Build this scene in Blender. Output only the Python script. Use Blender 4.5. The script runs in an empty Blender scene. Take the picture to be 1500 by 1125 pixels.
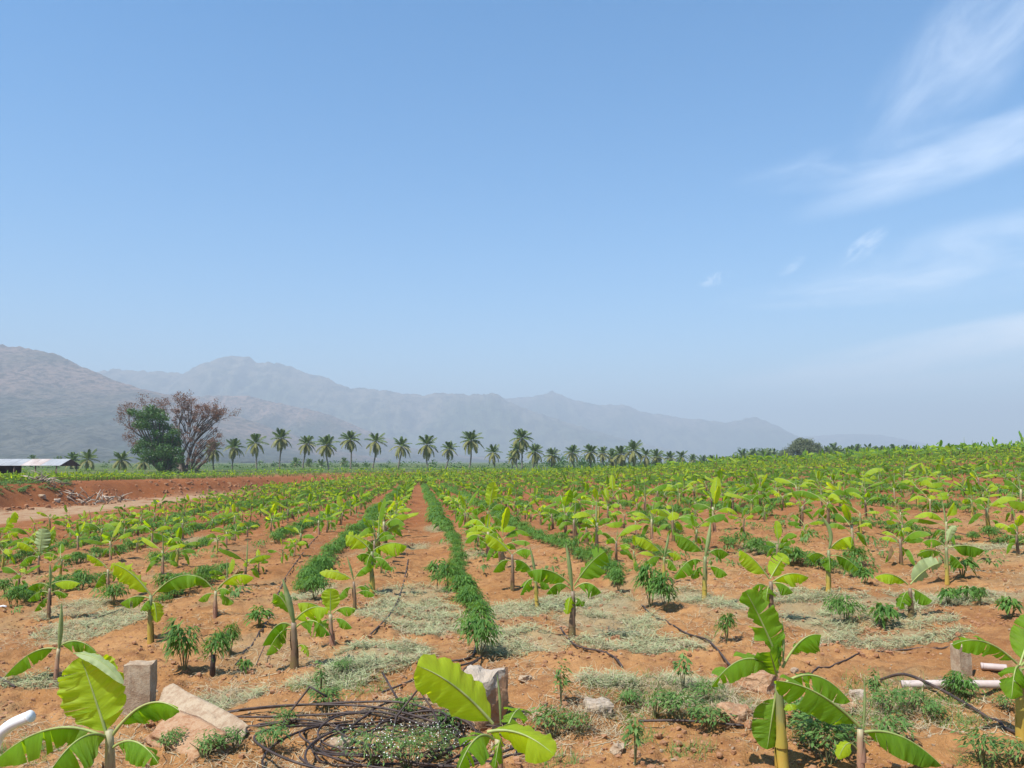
import bpy, math, random
import numpy as np
from mathutils import Vector, Matrix, Quaternion, Euler
R = math.radians
S = bpy.context.scene
COL = S.collection
random.seed(7)

# ---------------------------------------------------------------- camera
F = 1213.0                       # focal length in pixels of the 1500 px wide frame
PITCH = R(5.37)
EYE = 1.65
cam_d = bpy.data.cameras.new('camera')
cam = bpy.data.objects.new('camera', cam_d)
COL.objects.link(cam)
cam_d.sensor_width = 36.0
cam_d.lens = 36.0 * F / 1500.0
cam_d.clip_start = 0.05
cam_d.clip_end = 60000
cam.location = (0, 0, 0)
cam.rotation_euler = (R(90) + PITCH, 0, 0)
S.camera = cam

# ---------------------------------------------------------------- sky, sun, exposure
SUN = Vector((-0.58, -0.50, 1.25)).normalized()      # towards the sun
world = bpy.data.worlds.new('World')
S.world = world
world.use_nodes = True
nt = world.node_tree
nt.nodes.clear()
def N(t, ty, **kw):
    n = t.nodes.new(ty)
    for k, v in kw.items():
        setattr(n, k, v)
    return n
wo = N(nt, 'ShaderNodeOutputWorld'); bg = N(nt, 'ShaderNodeBackground')
sky = N(nt, 'ShaderNodeTexSky')
sky.sky_type = 'NISHITA'; sky.sun_disc = False
sky.sun_elevation = math.asin(SUN.z)
sky.sun_rotation = math.atan2(SUN.x, SUN.y)
sky.altitude = 300; sky.air_density = 1.0; sky.dust_density = 0.3; sky.ozone_density = 2.5
bg.inputs['Strength'].default_value = 0.128
nt.links.new(bg.outputs[0], wo.inputs['Surface'])
def M2(t, op, a, b=None, c=None, clamp=False):
    n = t.nodes.new('ShaderNodeMath'); n.operation = op; n.use_clamp = clamp
    for i, v in enumerate((a, b, c)):
        if v is None: continue
        if hasattr(v, 'links'): t.links.new(v, n.inputs[i])
        else: n.inputs[i].default_value = v
    return n.outputs[0]
def MIX(t, f, a, b, ty='RGBA', blend='MIX'):
    n = t.nodes.new('ShaderNodeMix'); n.data_type = ty; n.blend_type = blend
    ia = n.inputs[6] if ty == 'RGBA' else n.inputs[2]
    ib = n.inputs[7] if ty == 'RGBA' else n.inputs[3]
    for s, v in ((n.inputs[0], f), (ia, a), (ib, b)):
        if hasattr(v, 'links'): t.links.new(v, s)
        elif isinstance(v, (tuple, list)): s.default_value = (*v, 1) if len(v) == 3 else v
        else: s.default_value = v
    return n.outputs[2] if ty == 'RGBA' else n.outputs[0]
def SMOOTH(t, x, a, b):
    n = t.nodes.new('ShaderNodeMapRange'); n.interpolation_type = 'SMOOTHSTEP'
    t.links.new(x, n.inputs[0]); n.inputs[1].default_value = a; n.inputs[2].default_value = b
    return n.outputs[0]
# thin cirrus: bands in azimuth / elevation broken up by stretched noise
tc = N(nt, 'ShaderNodeTexCoord')
sx = N(nt, 'ShaderNodeSeparateXYZ'); nt.links.new(tc.outputs['Generated'], sx.inputs[0])
az = M2(nt, 'ARCTAN2', sx.outputs[0], sx.outputs[1])
el = M2(nt, 'ARCSINE', sx.outputs[2])
def cloud(az0, el0, tilt, la, lb, scale, stretch, seed, lo, hi, amount, warp=0.5):
    """one wisp: an ellipse (half sizes la, lb in radians, tilted) filled with streaky noise"""
    c, s = math.cos(tilt), math.sin(tilt)
    dx = M2(nt, 'SUBTRACT', az, az0); dy = M2(nt, 'SUBTRACT', el, el0)
    u = M2(nt, 'ADD', M2(nt, 'MULTIPLY', dx, c), M2(nt, 'MULTIPLY', dy, s))
    v = M2(nt, 'SUBTRACT', M2(nt, 'MULTIPLY', dy, c), M2(nt, 'MULTIPLY', dx, s))
    cb = N(nt, 'ShaderNodeCombineXYZ')
    nt.links.new(M2(nt, 'MULTIPLY', u, scale), cb.inputs[0])
    nt.links.new(M2(nt, 'MULTIPLY', v, scale * stretch), cb.inputs[1])
    cb.inputs[2].default_value = seed
    nz = N(nt, 'ShaderNodeTexNoise'); nz.inputs['Scale'].default_value = 1.0
    nz.inputs['Detail'].default_value = 6; nz.inputs['Roughness'].default_value = 0.58
    nz.inputs['Distortion'].default_value = warp
    nt.links.new(cb.outputs[0], nz.inputs['Vector'])
    rr = M2(nt, 'ADD', M2(nt, 'POWER', M2(nt, 'DIVIDE', u, la), 2.0), M2(nt, 'POWER', M2(nt, 'DIVIDE', v, lb), 2.0))
    mask = M2(nt, 'SUBTRACT', 1.0, SMOOTH(nt, rr, 0.0, 1.0))
    d = SMOOTH(nt, nz.outputs[0], lo, hi)
    return M2(nt, 'MULTIPLY', M2(nt, 'MULTIPLY', mask, d), amount)
def ang(px, py):
    u = (px - 750) / F; w = (562.5 - py) / F
    d = Vector((u, math.cos(PITCH) - w * math.sin(PITCH), math.sin(PITCH) + w * math.cos(PITCH))).normalized()
    return math.atan2(d.x, d.y), math.asin(d.z)
cl = None
for px, py, tilt, la, lb, sc, st, sd, lo, hi, am, wp in (
        (1395, 100, 0.75, .15, .065, 9, 1.8, 1.0, .22, .95, .40, .8),
        (1490, 200, 0.22, .26, .032, 7, 4.0, 3.3, .12, .98, .56, .5),
        (1300, 232, 0.05, .19, .030, 7, 4.5, 5.1, .30, .92, .34, .5),
        (1470, 20, 0.6, .15, .06, 8, 2.5, 5.9, .32, .92, .26, .7),
        (1480, 370, 0.08, .24, .050, 6, 4.0, 7.7, .22, .88, .50, .4),
        (1265, 362, 0.62, .036, .013, 30, 3.0, 9.2, .36, .70, .42, .4),
        (1160, 390, 0.55, .020, .008, 40, 2.0, 2.2, .36, .74, .30, .4),
        (1050, 408, 0.30, .024, .009, 40, 2.0, 4.4, .40, .72, .36, 1.4),
        (1240, 425, 0.03, .16, .022, 9, 5.0, 6.6, .36, .80, .30, .4),
        (1420, 502, 0.14, .30, .026, 6, 5.0, 8.8, .08, .74, .72, .3),
        (1440, 545, 0.08, .28, .022, 6, 5.0, 1.7, .14, .80, .50, .3)):
    a0, e0 = ang(px, py)
    c = cloud(a0, e0, tilt, la, lb, sc, st, sd, lo, hi, am, wp)
    cl = c if cl is None else M2(nt, 'ADD', cl, M2(nt, 'MULTIPLY', c, M2(nt, 'SUBTRACT', 1.0, cl)), clamp=True)
hsv = N(nt, 'ShaderNodeHueSaturation'); hsv.inputs['Saturation'].default_value = 1.38; hsv.inputs['Hue'].default_value = 0.495
nt.links.new(sky.outputs[0], hsv.inputs['Color'])
cmix = MIX(nt, cl, hsv.outputs[0], (7.6, 8.0, 8.6))
nt.links.new(cmix, bg.inputs['Color'])

sun_d = bpy.data.lights.new('sun', 'SUN'); sun_d.energy = 4.9; sun_d.angle = R(0.55)
sun_d.color = (1.0, 0.955, 0.88)
sun = bpy.data.objects.new('sun', sun_d); COL.objects.link(sun)
sun.rotation_euler = (-SUN).to_track_quat('-Z', 'Y').to_euler()
sun.location = (-30, -15, 60)
S.view_settings.view_transform = 'Standard'; S.view_settings.look = 'None'
S.view_settings.exposure = 0.74; S.view_settings.gamma = 1.0
S.view_settings.use_curve_mapping = False
S.render.engine = 'CYCLES'
S.cycles.use_denoising = True
S.cycles.max_bounces = 6; S.cycles.diffuse_bounces = 3; S.cycles.transmission_bounces = 4
S.cycles.transparent_max_bounces = 8; S.cycles.volume_bounces = 0
S.cycles.caustics_reflective = False; S.cycles.caustics_refractive = False

# ---------------------------------------------------------------- noise and ground shape (numpy)
def _h(ix, iy, seed):
    n = (ix.astype(np.int64) * 374761393 + iy.astype(np.int64) * 668265263 + seed * 2147483647) & 0xffffffff
    n = ((n ^ (n >> 13)) * 1274126177) & 0xffffffff
    return ((n ^ (n >> 16)) & 0xffff) / 65535.0
def vn(x, y, seed=0):
    x = np.asarray(x, float); y = np.asarray(y, float)
    ix = np.floor(x); iy = np.floor(y); fx = x - ix; fy = y - iy
    fx = fx * fx * fx * (fx * (fx * 6 - 15) + 10); fy = fy * fy * fy * (fy * (fy * 6 - 15) + 10)
    a = _h(ix, iy, seed); b = _h(ix + 1, iy, seed); c = _h(ix, iy + 1, seed); d = _h(ix + 1, iy + 1, seed)
    return (a + (b - a) * fx + (c - a) * fy + (a - b - c + d) * fx * fy) * 2 - 1
def fbm(x, y, octv=4, seed=0, gain=0.5):
    s = 0; a = 1; t = 0
    for i in range(octv):
        s = s + a * vn(x * 2 ** i + 17.3 * i, y * 2 ** i - 9.1 * i, seed + i); t += a; a *= gain
    return s / t
def ss(a, b, x):
    t = np.clip((x - a) / (b - a), 0, 1); return t * t * (3 - 2 * t)
ROW = -0.1138                               # the planted rows run along (ROW, 1)
def bank_x(Y):                              # foot of the red earth bank
    return np.interp(Y, [40, 62, 85, 110, 140, 170], [-41, -38.5, -38.0, -32.5, -27, -20])
def smooth_ground(X, Y):
    X = np.asarray(X, float); Y = np.asarray(Y, float)
    Xc = np.clip(X, -60, 112)
    p = 0.0444 * Xc - 0.0065 * Y - EYE
    flat = -1.9 - 1.3 * np.exp(-(((X + 76) / 34) ** 2 + ((Y - 132) / 34) ** 2))
    e0 = np.interp(X, [-10, 25, 60], [105, 118, 140]); e1 = np.interp(X, [-10, 25, 60], [150, 175, 235])
    w = ss(0, 1, (Y - e0) / (e1 - e0))
    g = p * (1 - w) + flat * w
    b = ss(0.0, 4.6, bank_x(Y) + 1.2 * vn(X * .16, Y * .16, 5) - X)
    b = b * (1 - ss(120, 160, Y))
    g = g * (1 - b) + flat * b
    g = np.where(Y < 0, g * np.exp(np.clip(Y, -300, 0) / 60) + flat * (1 - np.exp(np.clip(Y, -300, 0) / 60)), g)
    return g
def rough(X, Y):
    X = np.asarray(X, float); Y = np.asarray(Y, float)
    r = np.hypot(X, Y)
    off = X - ROW * Y
    far = 1 - ss(60, 200, r)
    infield = ss(6.5, 8.5, Y) * ss(-19, -16, off)
    z = 0.055 * infield * np.cos(2 * np.pi * (off + 0.7) / 1.9) * (0.6 + .4 * vn(X * .3, Y * .3, 60))
    z = z + 0.075 * fbm(X * 0.55, Y * 0.55, 2, 1) + 0.042 * fbm(X * 1.9, Y * 1.9, 3, 9)
    near = 1 - ss(18, 45, r)
    rg = 1 - np.abs(fbm(X * 4.5, Y * 4.5, 3, 21))
    z = z + near * (0.040 * (rg ** 3 - .5) + 0.022 * fbm(X * 13, Y * 13, 2, 33))
    # scattered clods
    cl = ss(0.35, 0.8, vn(X * 9, Y * 9, 41)) * (0.4 + .6 * ss(-.2, .5, vn(X * .8, Y * .8, 43)))
    z = z + near * 0.028 * cl
    # loose spoil on the bank and along the front strip
    bk = np.exp(-((X - bank_x(Y) + 1.0) / 3.5) ** 2) * (1 - ss(120, 150, Y)) * ss(30, 45, Y)
    z = z + bk * 0.32 * fbm(X * .5, Y * .5, 4, 71)
    front = np.exp(-((Y - 5.9) / 0.8) ** 2)
    z = z + front * 0.07 * fbm(X * .9, Y * 1.4, 3, 81)
    z = z + 0.10 * np.exp(-(((X - 0.55) / .9) ** 2 + ((Y - 5.9) / .35) ** 2))
    z = z - 0.07 * np.exp(-(((X - 0.75) / .22) ** 2 + ((Y - 5.55) / .16) ** 2))
    return z * far
def gz(X, Y):
    return smooth_ground(X, Y) + rough(X, Y)
def gz1(X, Y):
    return float(gz(np.array([X]), np.array([Y]))[0])
def ray(px, py):
    u = (px - 750) / F; w = (562.5 - py) / F
    return np.array([u, math.cos(PITCH) - w * math.sin(PITCH), math.sin(PITCH) + w * math.cos(PITCH)])
def on_ground(px, py, smooth=False):
    d = ray(px, py); d = d / d[1]
    Ys = np.concatenate([np.arange(2.5, 40, .02), np.arange(40, 320, .25)])
    g = smooth_ground(d[0] * Ys, Ys) if smooth else gz(d[0] * Ys, Ys)
    hit = np.nonzero(d[2] * Ys < g)[0]
    Y = Ys[hit[0]] if len(hit) else 300.0
    return Vector((d[0] * Y, Y, gz1(d[0] * Y, Y)))
def at_depth(px, py, Y):
    d = ray(px, py); d = d / d[1]
    return Vector((d[0] * Y, Y, d[2] * Y))
def px_of(p):
    c, s = math.cos(PITCH), math.sin(PITCH)
    yy = p[1] * c + p[2] * s; zz = -p[1] * s + p[2] * c
    return 750 + F * p[0] / yy, 562.5 - F * zz / yy

# ---------------------------------------------------------------- mesh helpers
def tag(o, label=None, cat=None, group=None, kind=None):
    if label: o['label'] = label
    if cat: o['category'] = cat
    if group: o['group'] = group
    if kind: o['kind'] = kind
    return o
class MB:
    def __init__(s): s.v = []; s.f = []; s.m = []; s.uv = []; s.t = []
    def add(s, vs, fs, mat=0, uv=None, tint=0.5):
        b = len(s.v)
        s.v += [tuple(v) for v in vs]; s.f += [tuple(i + b for i in f) for f in fs]
        s.m += [mat] * len(fs)
        s.uv += uv if uv else [(0.0, 0.0)] * len(vs)
        s.t += [tint] * len(vs)
    def tube(s, pts, rad, sides=6, mat=0, cap=True, tint=0.5, squash=1.0):
        pts = [Vector(p) for p in pts]; n = len(pts)
        if not hasattr(rad, '__len__'): rad = [rad] * n
        T0 = (pts[1] - pts[0]).normalized()
        ref = Vector((0, 0, 1)) if abs(T0.z) < .9 else Vector((1, 0, 0))
        A = T0.cross(ref).normalized()
        vs = []; uv = []; L = 0
        for i in range(n):
            T = (pts[min(i + 1, n - 1)] - pts[max(i - 1, 0)])
            T = T.normalized() if T.length > 1e-9 else T0
            A = (A - T * A.dot(T)).normalized(); B = T.cross(A)
            if i: L += (pts[i] - pts[i - 1]).length
            for k in range(sides):
                a = 2 * math.pi * k / sides
                vs.append(pts[i] + (A * math.cos(a) + B * math.sin(a) * squash) * rad[i]); uv.append((L, k / sides))
        fs = [(i * sides + k, i * sides + (k + 1) % sides, (i + 1) * sides + (k + 1) % sides, (i + 1) * sides + k)
              for i in range(n - 1) for k in range(sides)]
        if cap: fs += [tuple(range(sides))[::-1], tuple((n - 1) * sides + k for k in range(sides))]
        s.add(vs, fs, mat, uv, tint)
    def box(s, c, sz, mat=0, rot=None):
        c = Vector(c); vs = []
        for x in (-1, 1):
            for y in (-1, 1):
                for z in (-1, 1):
                    p = Vector((x * sz[0] / 2, y * sz[1] / 2, z * sz[2] / 2))
                    if rot is not None: p = rot @ p
                    vs.append(c + p)
        s.add(vs, [(0, 1, 3, 2), (4, 6, 7, 5), (0, 4, 5, 1), (2, 3, 7, 6), (0, 2, 6, 4), (1, 5, 7, 3)], mat)
    def mesh(s, name, mats, smooth=True):
        me = bpy.data.meshes.new(name)
        me.from_pydata(s.v, [], s.f)
        for m in mats: me.materials.append(m)
        me.polygons.foreach_set('material_index', np.array(s.m, dtype=np.int32))
        me.polygons.foreach_set('use_smooth', np.full(len(s.f), smooth))
        li = np.zeros(len(me.loops), dtype=np.int32); me.loops.foreach_get('vertex_index', li)
        uvl = me.uv_layers.new(name='UVMap')
        uvl.data.foreach_set('uv', np.array(s.uv, dtype=np.float32)[li].ravel())
        at = me.attributes.new('tint', 'FLOAT', 'POINT'); at.data.foreach_set('value', np.array(s.t, dtype=np.float32))
        me.update(); return me
    def arrays(s):
        """all-quad arrays for joining copies"""
        f = [q if len(q) == 4 else (q[0], q[1], q[2], q[2]) for q in s.f]
        return np.array(s.v, float), np.array([q for q in f], int), np.array(s.m, int)
def link(name, me, parent=None, loc=None):
    o = bpy.data.objects.new(name, me); COL.objects.link(o)
    if parent is not None: o.parent = parent
    if loc is not None: o.location = loc
    return o
def empty(name, loc=(0, 0, 0), rz=0, sc=1):
    o = bpy.data.objects.new(name, None); COL.objects.link(o)
    o.location = loc; o.rotation_euler = (0, 0, rz); o.scale = (sc, sc, sc); o.empty_display_size = .1
    return o
def np_mesh(name, V, Q, mats, mi=None, tint=None, smooth=True, col=None):
    """quads only, big meshes"""
    me = bpy.data.meshes.new(name)
    me.vertices.add(len(V)); me.vertices.foreach_set('co', np.ascontiguousarray(V, dtype=np.float32).ravel())
    me.loops.add(Q.size); me.loops.foreach_set('vertex_index', np.ascontiguousarray(Q, dtype=np.int32).ravel())
    me.polygons.add(len(Q))
    me.polygons.foreach_set('loop_start', np.arange(0, Q.size, 4, dtype=np.int32))
    me.polygons.foreach_set('loop_total', np.full(len(Q), 4, dtype=np.int32))
    for m in mats: me.materials.append(m)
    if mi is not None: me.polygons.foreach_set('material_index', np.ascontiguousarray(mi, dtype=np.int32))
    me.update(calc_edges=True)
    me.polygons.foreach_set('use_smooth', np.full(len(Q), smooth))
    at = me.attributes.new('tint', 'FLOAT', 'POINT')
    at.data.foreach_set('value', (tint if tint is not None else np.full(len(V), .5)).astype(np.float32))
    if col is not None:
        ca = me.attributes.new('zone', 'FLOAT_COLOR', 'POINT'); ca.data.foreach_set('color', np.ascontiguousarray(col, dtype=np.float32).ravel())
    return me
def scatter(name, temps, P, rot, sc, mats, rng, smooth=True, sz=None, normal=None):
    """join many rotated, scaled copies of quad templates into one mesh"""
    which = rng.integers(0, len(temps), len(P)); Vs = []; Qs = []; Ms = []; Ts = []; base = 0
    for k, (V, Q, mi) in enumerate(temps):
        idx = np.nonzero(which == k)[0]
        if not len(idx): continue
        c = np.cos(rot[idx])[:, None]; s = np.sin(rot[idx])[:, None]; k_ = sc[idx][:, None]
        x = (V[None, :, 0] * c - V[None, :, 1] * s) * k_; y = (V[None, :, 0] * s + V[None, :, 1] * c) * k_
        z = V[None, :, 2] * k_ * (1 if sz is None else sz[idx][:, None])
        W = np.stack([x + P[idx, 0:1], y + P[idx, 1:2], z + P[idx, 2:3]], -1).reshape(-1, 3)
        Vs.append(W); Qs.append((Q[None] + (np.arange(len(idx)) * len(V))[:, None, None] + base).reshape(-1, 4))
        Ms.append(np.tile(mi, len(idx))); Ts.append(np.repeat(rng.random(len(idx)), len(V))); base += len(W)
    return np_mesh(name, np.concatenate(Vs), np.concatenate(Qs), mats, np.concatenate(Ms), np.concatenate(Ts), smooth)

# ---------------------------------------------------------------- materials
def new_mat(name):
    m = bpy.data.materials.new(name); m.use_nodes = True; t = m.node_tree
    b = t.nodes['Principled BSDF']; return m, t, b
def noise(t, scale, detail=4, rough_=0.55, vec=None, dist=0.0):
    n = t.nodes.new('ShaderNodeTexNoise'); n.inputs['Scale'].default_value = scale
    n.inputs['Detail'].default_value = detail; n.inputs['Roughness'].default_value = rough_
    n.inputs['Distortion'].default_value = dist
    if vec is not None: t.links.new(vec, n.inputs['Vector'])
    return n.outputs[0]
def objco(t): return N(t, 'ShaderNodeTexCoord').outputs['Object']
def pos(t): return N(t, 'ShaderNodeNewGeometry').outputs['Position']
def attr(t, name):
    n = N(t, 'ShaderNodeAttribute'); n.attribute_name = name; return n
def bump(t, b, h, strength, dist, prev=None):
    n = N(t, 'ShaderNodeBump'); n.inputs['Strength'].default_value = strength; n.inputs['Distance'].default_value = dist
    t.links.new(h, n.inputs['Height'])
    if prev is not None: t.links.new(prev, n.inputs['Normal'])
    t.links.new(n.outputs[0], b.inputs['Normal']); return n.outputs[0]
def rand01(t):
    oi = N(t, 'ShaderNodeObjectInfo'); a = attr(t, 'tint')
    return M2(t, 'FRACT', M2(t, 'ADD', M2(t, 'MULTIPLY', oi.outputs['Random'], 3.7), M2(t, 'MULTIPLY', a.outputs['Fac'], 2.3)))
def leaf_mat(name, dark, light, under, trans, trans_w=0.4, veins=0.0, rough_=0.45, spec=0.4, brown=0.0):
    m, t, b = new_mat(name)
    r = rand01(t)
    c = MIX(t, r, dark, light)
    p = objco(t)
    c = MIX(t, SMOOTH(t, noise(t, 9, 3, .6, p), .35, .75), c, tuple(x * 0.72 for x in dark))
    uvn = N(t, 'ShaderNodeUVMap')
    if veins:
        se = N(t, 'ShaderNodeSeparateXYZ'); t.links.new(uvn.outputs[0], se.inputs[0])
        cb = N(t, 'ShaderNodeCombineXYZ')
        t.links.new(M2(t, 'MULTIPLY', M2(t, 'SUBTRACT', se.outputs[0], M2(t, 'MULTIPLY', M2(t, 'ABSOLUTE', se.outputs[1]), .10)), veins), cb.inputs[0])
        t.links.new(M2(t, 'MULTIPLY', se.outputs[1], 1.3), cb.inputs[1])
        oi = N(t, 'ShaderNodeObjectInfo'); t.links.new(M2(t, 'MULTIPLY', oi.outputs['Random'], 40.0), cb.inputs[2])
        vv = noise(t, 1.0, 3, .6, cb.outputs[0])
        c = MIX(t, M2(t, 'MULTIPLY', SMOOTH(t, vv, .40, .62), .62), c, tuple(min(1, x * 1.45) for x in light))
        bump(t, b, vv, .8, .006)
        if brown:
            edge = SMOOTH(t, M2(t, 'ADD', M2(t, 'ABSOLUTE', se.outputs[1]), M2(t, 'MULTIPLY', noise(t, 14, 3, .6, p), .22)), 1.08, 1.16)
            c = MIX(t, M2(t, 'MULTIPLY', edge, brown), c, (.22, .14, .05))
    g = N(t, 'ShaderNodeNewGeometry')
    c = MIX(t, M2(t, 'MULTIPLY', g.outputs['Backfacing'], .45), c, under)
    t.links.new(c, b.inputs['Base Color'])
    b.inputs['Roughness'].default_value = rough_; b.inputs['Specular IOR Level'].default_value = spec
    tr = N(t, 'ShaderNodeBsdfTranslucent')
    t.links.new(MIX(t, r, trans, tuple(min(1, x * 1.25) for x in trans)), tr.inputs[0])
    mx = N(t, 'ShaderNodeMixShader'); mx.inputs[0].default_value = trans_w
    t.links.new(b.outputs[0], mx.inputs[1]); t.links.new(tr.outputs[0], mx.inputs[2])
    t.links.new(mx.outputs[0], t.nodes['Material Output'].inputs['Surface'])
    return m
def plain(name, c1, c2, scale=6, rough_=.8, bmp=.3, bd=.01, spec=.3, vec='o', stretch=None, metal=0):
    m, t, b = new_mat(name)
    p = objco(t) if vec == 'o' else pos(t)
    if stretch:
        mp = N(t, 'ShaderNodeMapping'); mp.inputs['Scale'].default_value = stretch; t.links.new(p, mp.inputs[0]); p = mp.outputs[0]
    n = noise(t, scale, 5, .6, p)
    c = MIX(t, SMOOTH(t, n, .3, .7), c1, c2)
    t.links.new(c, b.inputs['Base Color']); b.inputs['Roughness'].default_value = rough_
    b.inputs['Specular IOR Level'].default_value = spec; b.inputs['Metallic'].default_value = metal
    if bmp: bump(t, b, n, bmp, bd)
    return m
M = {}
M['leaf'] = leaf_mat('banana_leaf', (.040, .130, .005), (.120, .255, .008), (.12, .24, .03), (.46, .68, .008), .46, veins=52, rough_=.55, spec=.22, brown=.75)
M['leaf_new'] = leaf_mat('new_banana_leaf', (.16, .32, .006), (.29, .44, .008), (.22, .36, .04), (.74, .86, .010), .50, veins=52, rough_=.55, spec=.25, brown=.5)
M['leaf_pale'] = leaf_mat('rolled_banana_leaf', (.26, .34, .12), (.34, .40, .17), (.34, .40, .2), (.5, .6, .15), .25, rough_=.6)
M['leaf_dead'] = leaf_mat('dead_banana_leaf', (.24, .15, .07), (.33, .22, .11), (.3, .2, .1), (.3, .2, .08), .15, veins=30, rough_=.9, spec=.1)
M['rib'] = leaf_mat('midrib', (.30, .38, .10), (.42, .46, .16), (.36, .42, .14), (.5, .6, .12), .1, rough_=.5)
M['leaf_far'] = leaf_mat('distant_banana_leaf', (.028, .105, .006), (.115, .245, .011), (.12, .24, .04), (.40, .60, .012), .38, rough_=.6, spec=.22)
M['bush'] = leaf_mat('bush_leaf', (.045, .130, .020), (.145, .280, .050), (.12, .22, .07), (.25, .44, .05), .30, rough_=.6, spec=.25)
M['weed'] = leaf_mat('weed_leaf', (.075, .18, .035), (.18, .29, .075), (.15, .22, .09), (.22, .36, .06), .3, rough_=.7)
M['grassy'] = leaf_mat('green_grass', (.10, .20, .035), (.18, .28, .06), (.15, .24, .07), (.3, .42, .06), .3, rough_=.7)
M['hay'] = leaf_mat('cut_grass', (.25, .30, .14), (.45, .48, .27), (.40, .42, .24), (.5, .55, .3), .15, rough_=.9, spec=.1)
M['straw'] = leaf_mat('dry_straw', (.34, .27, .16), (.58, .50, .34), (.48, .4, .26), (.5, .42, .25), .15, rough_=.9, spec=.1)
M['flower'] = plain('small_white_flower', (.75, .76, .66), (.8, .8, .74), bmp=0)
M['petal_stem'] = plain('weed_stem', (.13, .17, .06), (.22, .15, .09), bmp=0)

def stem_mat(name, top, mid, low):
    m, t, b = new_mat(name)
    uvn = N(t, 'ShaderNodeUVMap'); se = N(t, 'ShaderNodeSeparateXYZ'); t.links.new(uvn.outputs[0], se.inputs[0])
    p = objco(t); mp = N(t, 'ShaderNodeMapping'); mp.inputs['Scale'].default_value = (40, 40, 3); t.links.new(p, mp.inputs[0])
    n = noise(t, 1, 4, .65, mp.outputs[0]); n2 = noise(t, 14, 3, .6, p)
    h = M2(t, 'ADD', se.outputs[0], M2(t, 'MULTIPLY', M2(t, 'SUBTRACT', n2, .5), .35))
    c = MIX(t, SMOOTH(t, h, .02, .22), low, mid); c = MIX(t, SMOOTH(t, h, .25, .5), c, top)
    c = MIX(t, M2(t, 'MULTIPLY', SMOOTH(t, n, .5, .75), .6), c, (.10, .05, .03))
    t.links.new(c, b.inputs['Base Color']); b.inputs['Roughness'].default_value = .55
    bump(t, b, n, .4, .004); return m
M['stem_y'] = stem_mat('yellow_green_stem', (.20, .22, .09), (.38, .30, .05), (.44, .26, .04))
M['stem_b'] = stem_mat('reddish_brown_stem', (.22, .16, .10), (.17, .10, .055), (.16, .13, .035))
M['stem_p'] = stem_mat('pinkish_pale_stem', (.36, .33, .18), (.36, .20, .13), (.22, .10, .06))

# ---------------------------------------------------------------- haze
# (its box is added after the hills, which set its top)

# ---------------------------------------------------------------- ground
def ground_mesh():
    az_f = np.arange(-44, 44.01, 0.22); az_c = np.arange(44, 316, 4.0)[1:]
    A = np.radians(np.concatenate([az_f, az_c])); nA = len(A)
    r = [0.4]
    while r[-1] < 11000:
        x = r[-1]; r.append(x * (1.25 if x < 2.8 else 1.0065 if x < 20 else 1.012 if x < 230 else 1.12))
    r = np.array(r); nR = len(r)
    RR, AA = np.meshgrid(r, A, indexing='ij')
    X = (RR * np.sin(AA)).ravel(); Y = (RR * np.cos(AA)).ravel()
    Z = gz(X, Y)
    V = np.stack([X, Y, Z], -1)
    i = np.arange(nR - 1)[:, None]; j = np.arange(nA)[None]
    j2 = (j + 1) % nA
    Q = np.stack([i * nA + j, i * nA + j2, (i + 1) * nA + j2, (i + 1) * nA + j], -1).reshape(-1, 4)
    V = np.vstack([V, [[0, 0, gz1(0, 0)]]])
    c = len(V) - 1; jj = np.arange(nA)
    Q = np.vstack([Q, np.stack([np.full(nA, c), (jj + 1) % nA, jj, jj], -1)[:0]])
    # close the small hole under the camera with a fan of quads
    fan = np.array([[c, (k + 2) % nA, (k + 1) % nA, k] for k in range(0, nA - 1, 2)] + ([[c, 0, nA - 1, nA - 1]] if nA % 2 else []))
    if nA % 2: fan = fan[:-1]
    Q = np.vstack([Q, fan])
    X = V[:, 0]; Y = V[:, 1]
    off = X - ROW * Y
    red = ss(9, 34, Y) * .85 + .25 * fbm(X * .25, Y * .25, 3, 90)
    bk = np.exp(-((X - bank_x(Y) + 2.6) / 3.4) ** 2) * ss(30, 45, Y) * (1 - ss(118, 145, Y))
    red = np.clip(red + bk, 0, 1)
    track = ss(-19.5, -21.5, off) * ss(-1.5, 1, X - bank_x(Y)) * (1 - ss(118, 140, Y))
    plain_ = ss(140, 175, np.hypot(X, Y))
    lit = np.zeros(len(V))
    for (px, py, a, b_) in MATS_PX:
        p = on_ground(px, py); k = F / p.y
        fy = max(1e-3, 1.0 / (abs(p.z) / p.y * F / p.y))
        e = ((X - p.x) / (a / k)) ** 2 + ((Y - p.y) / (b_ * fy)) ** 2
        lit = np.maximum(lit, 1 - ss(.5, 1.3, e + .5 * fbm(X * 3, Y * 3, 2, 95)))
    sc_ = ss(.15, .55, fbm(X * .8, Y * .8, 3, 97)) * .35 * (1 - ss(14, 30, Y))
    lit = np.clip(lit * .75 + sc_, 0, 1)
    col = np.stack([red, lit, plain_, track], -1)
    return np_mesh('ground', V, Q, [M['soil']], col=col)
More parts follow.
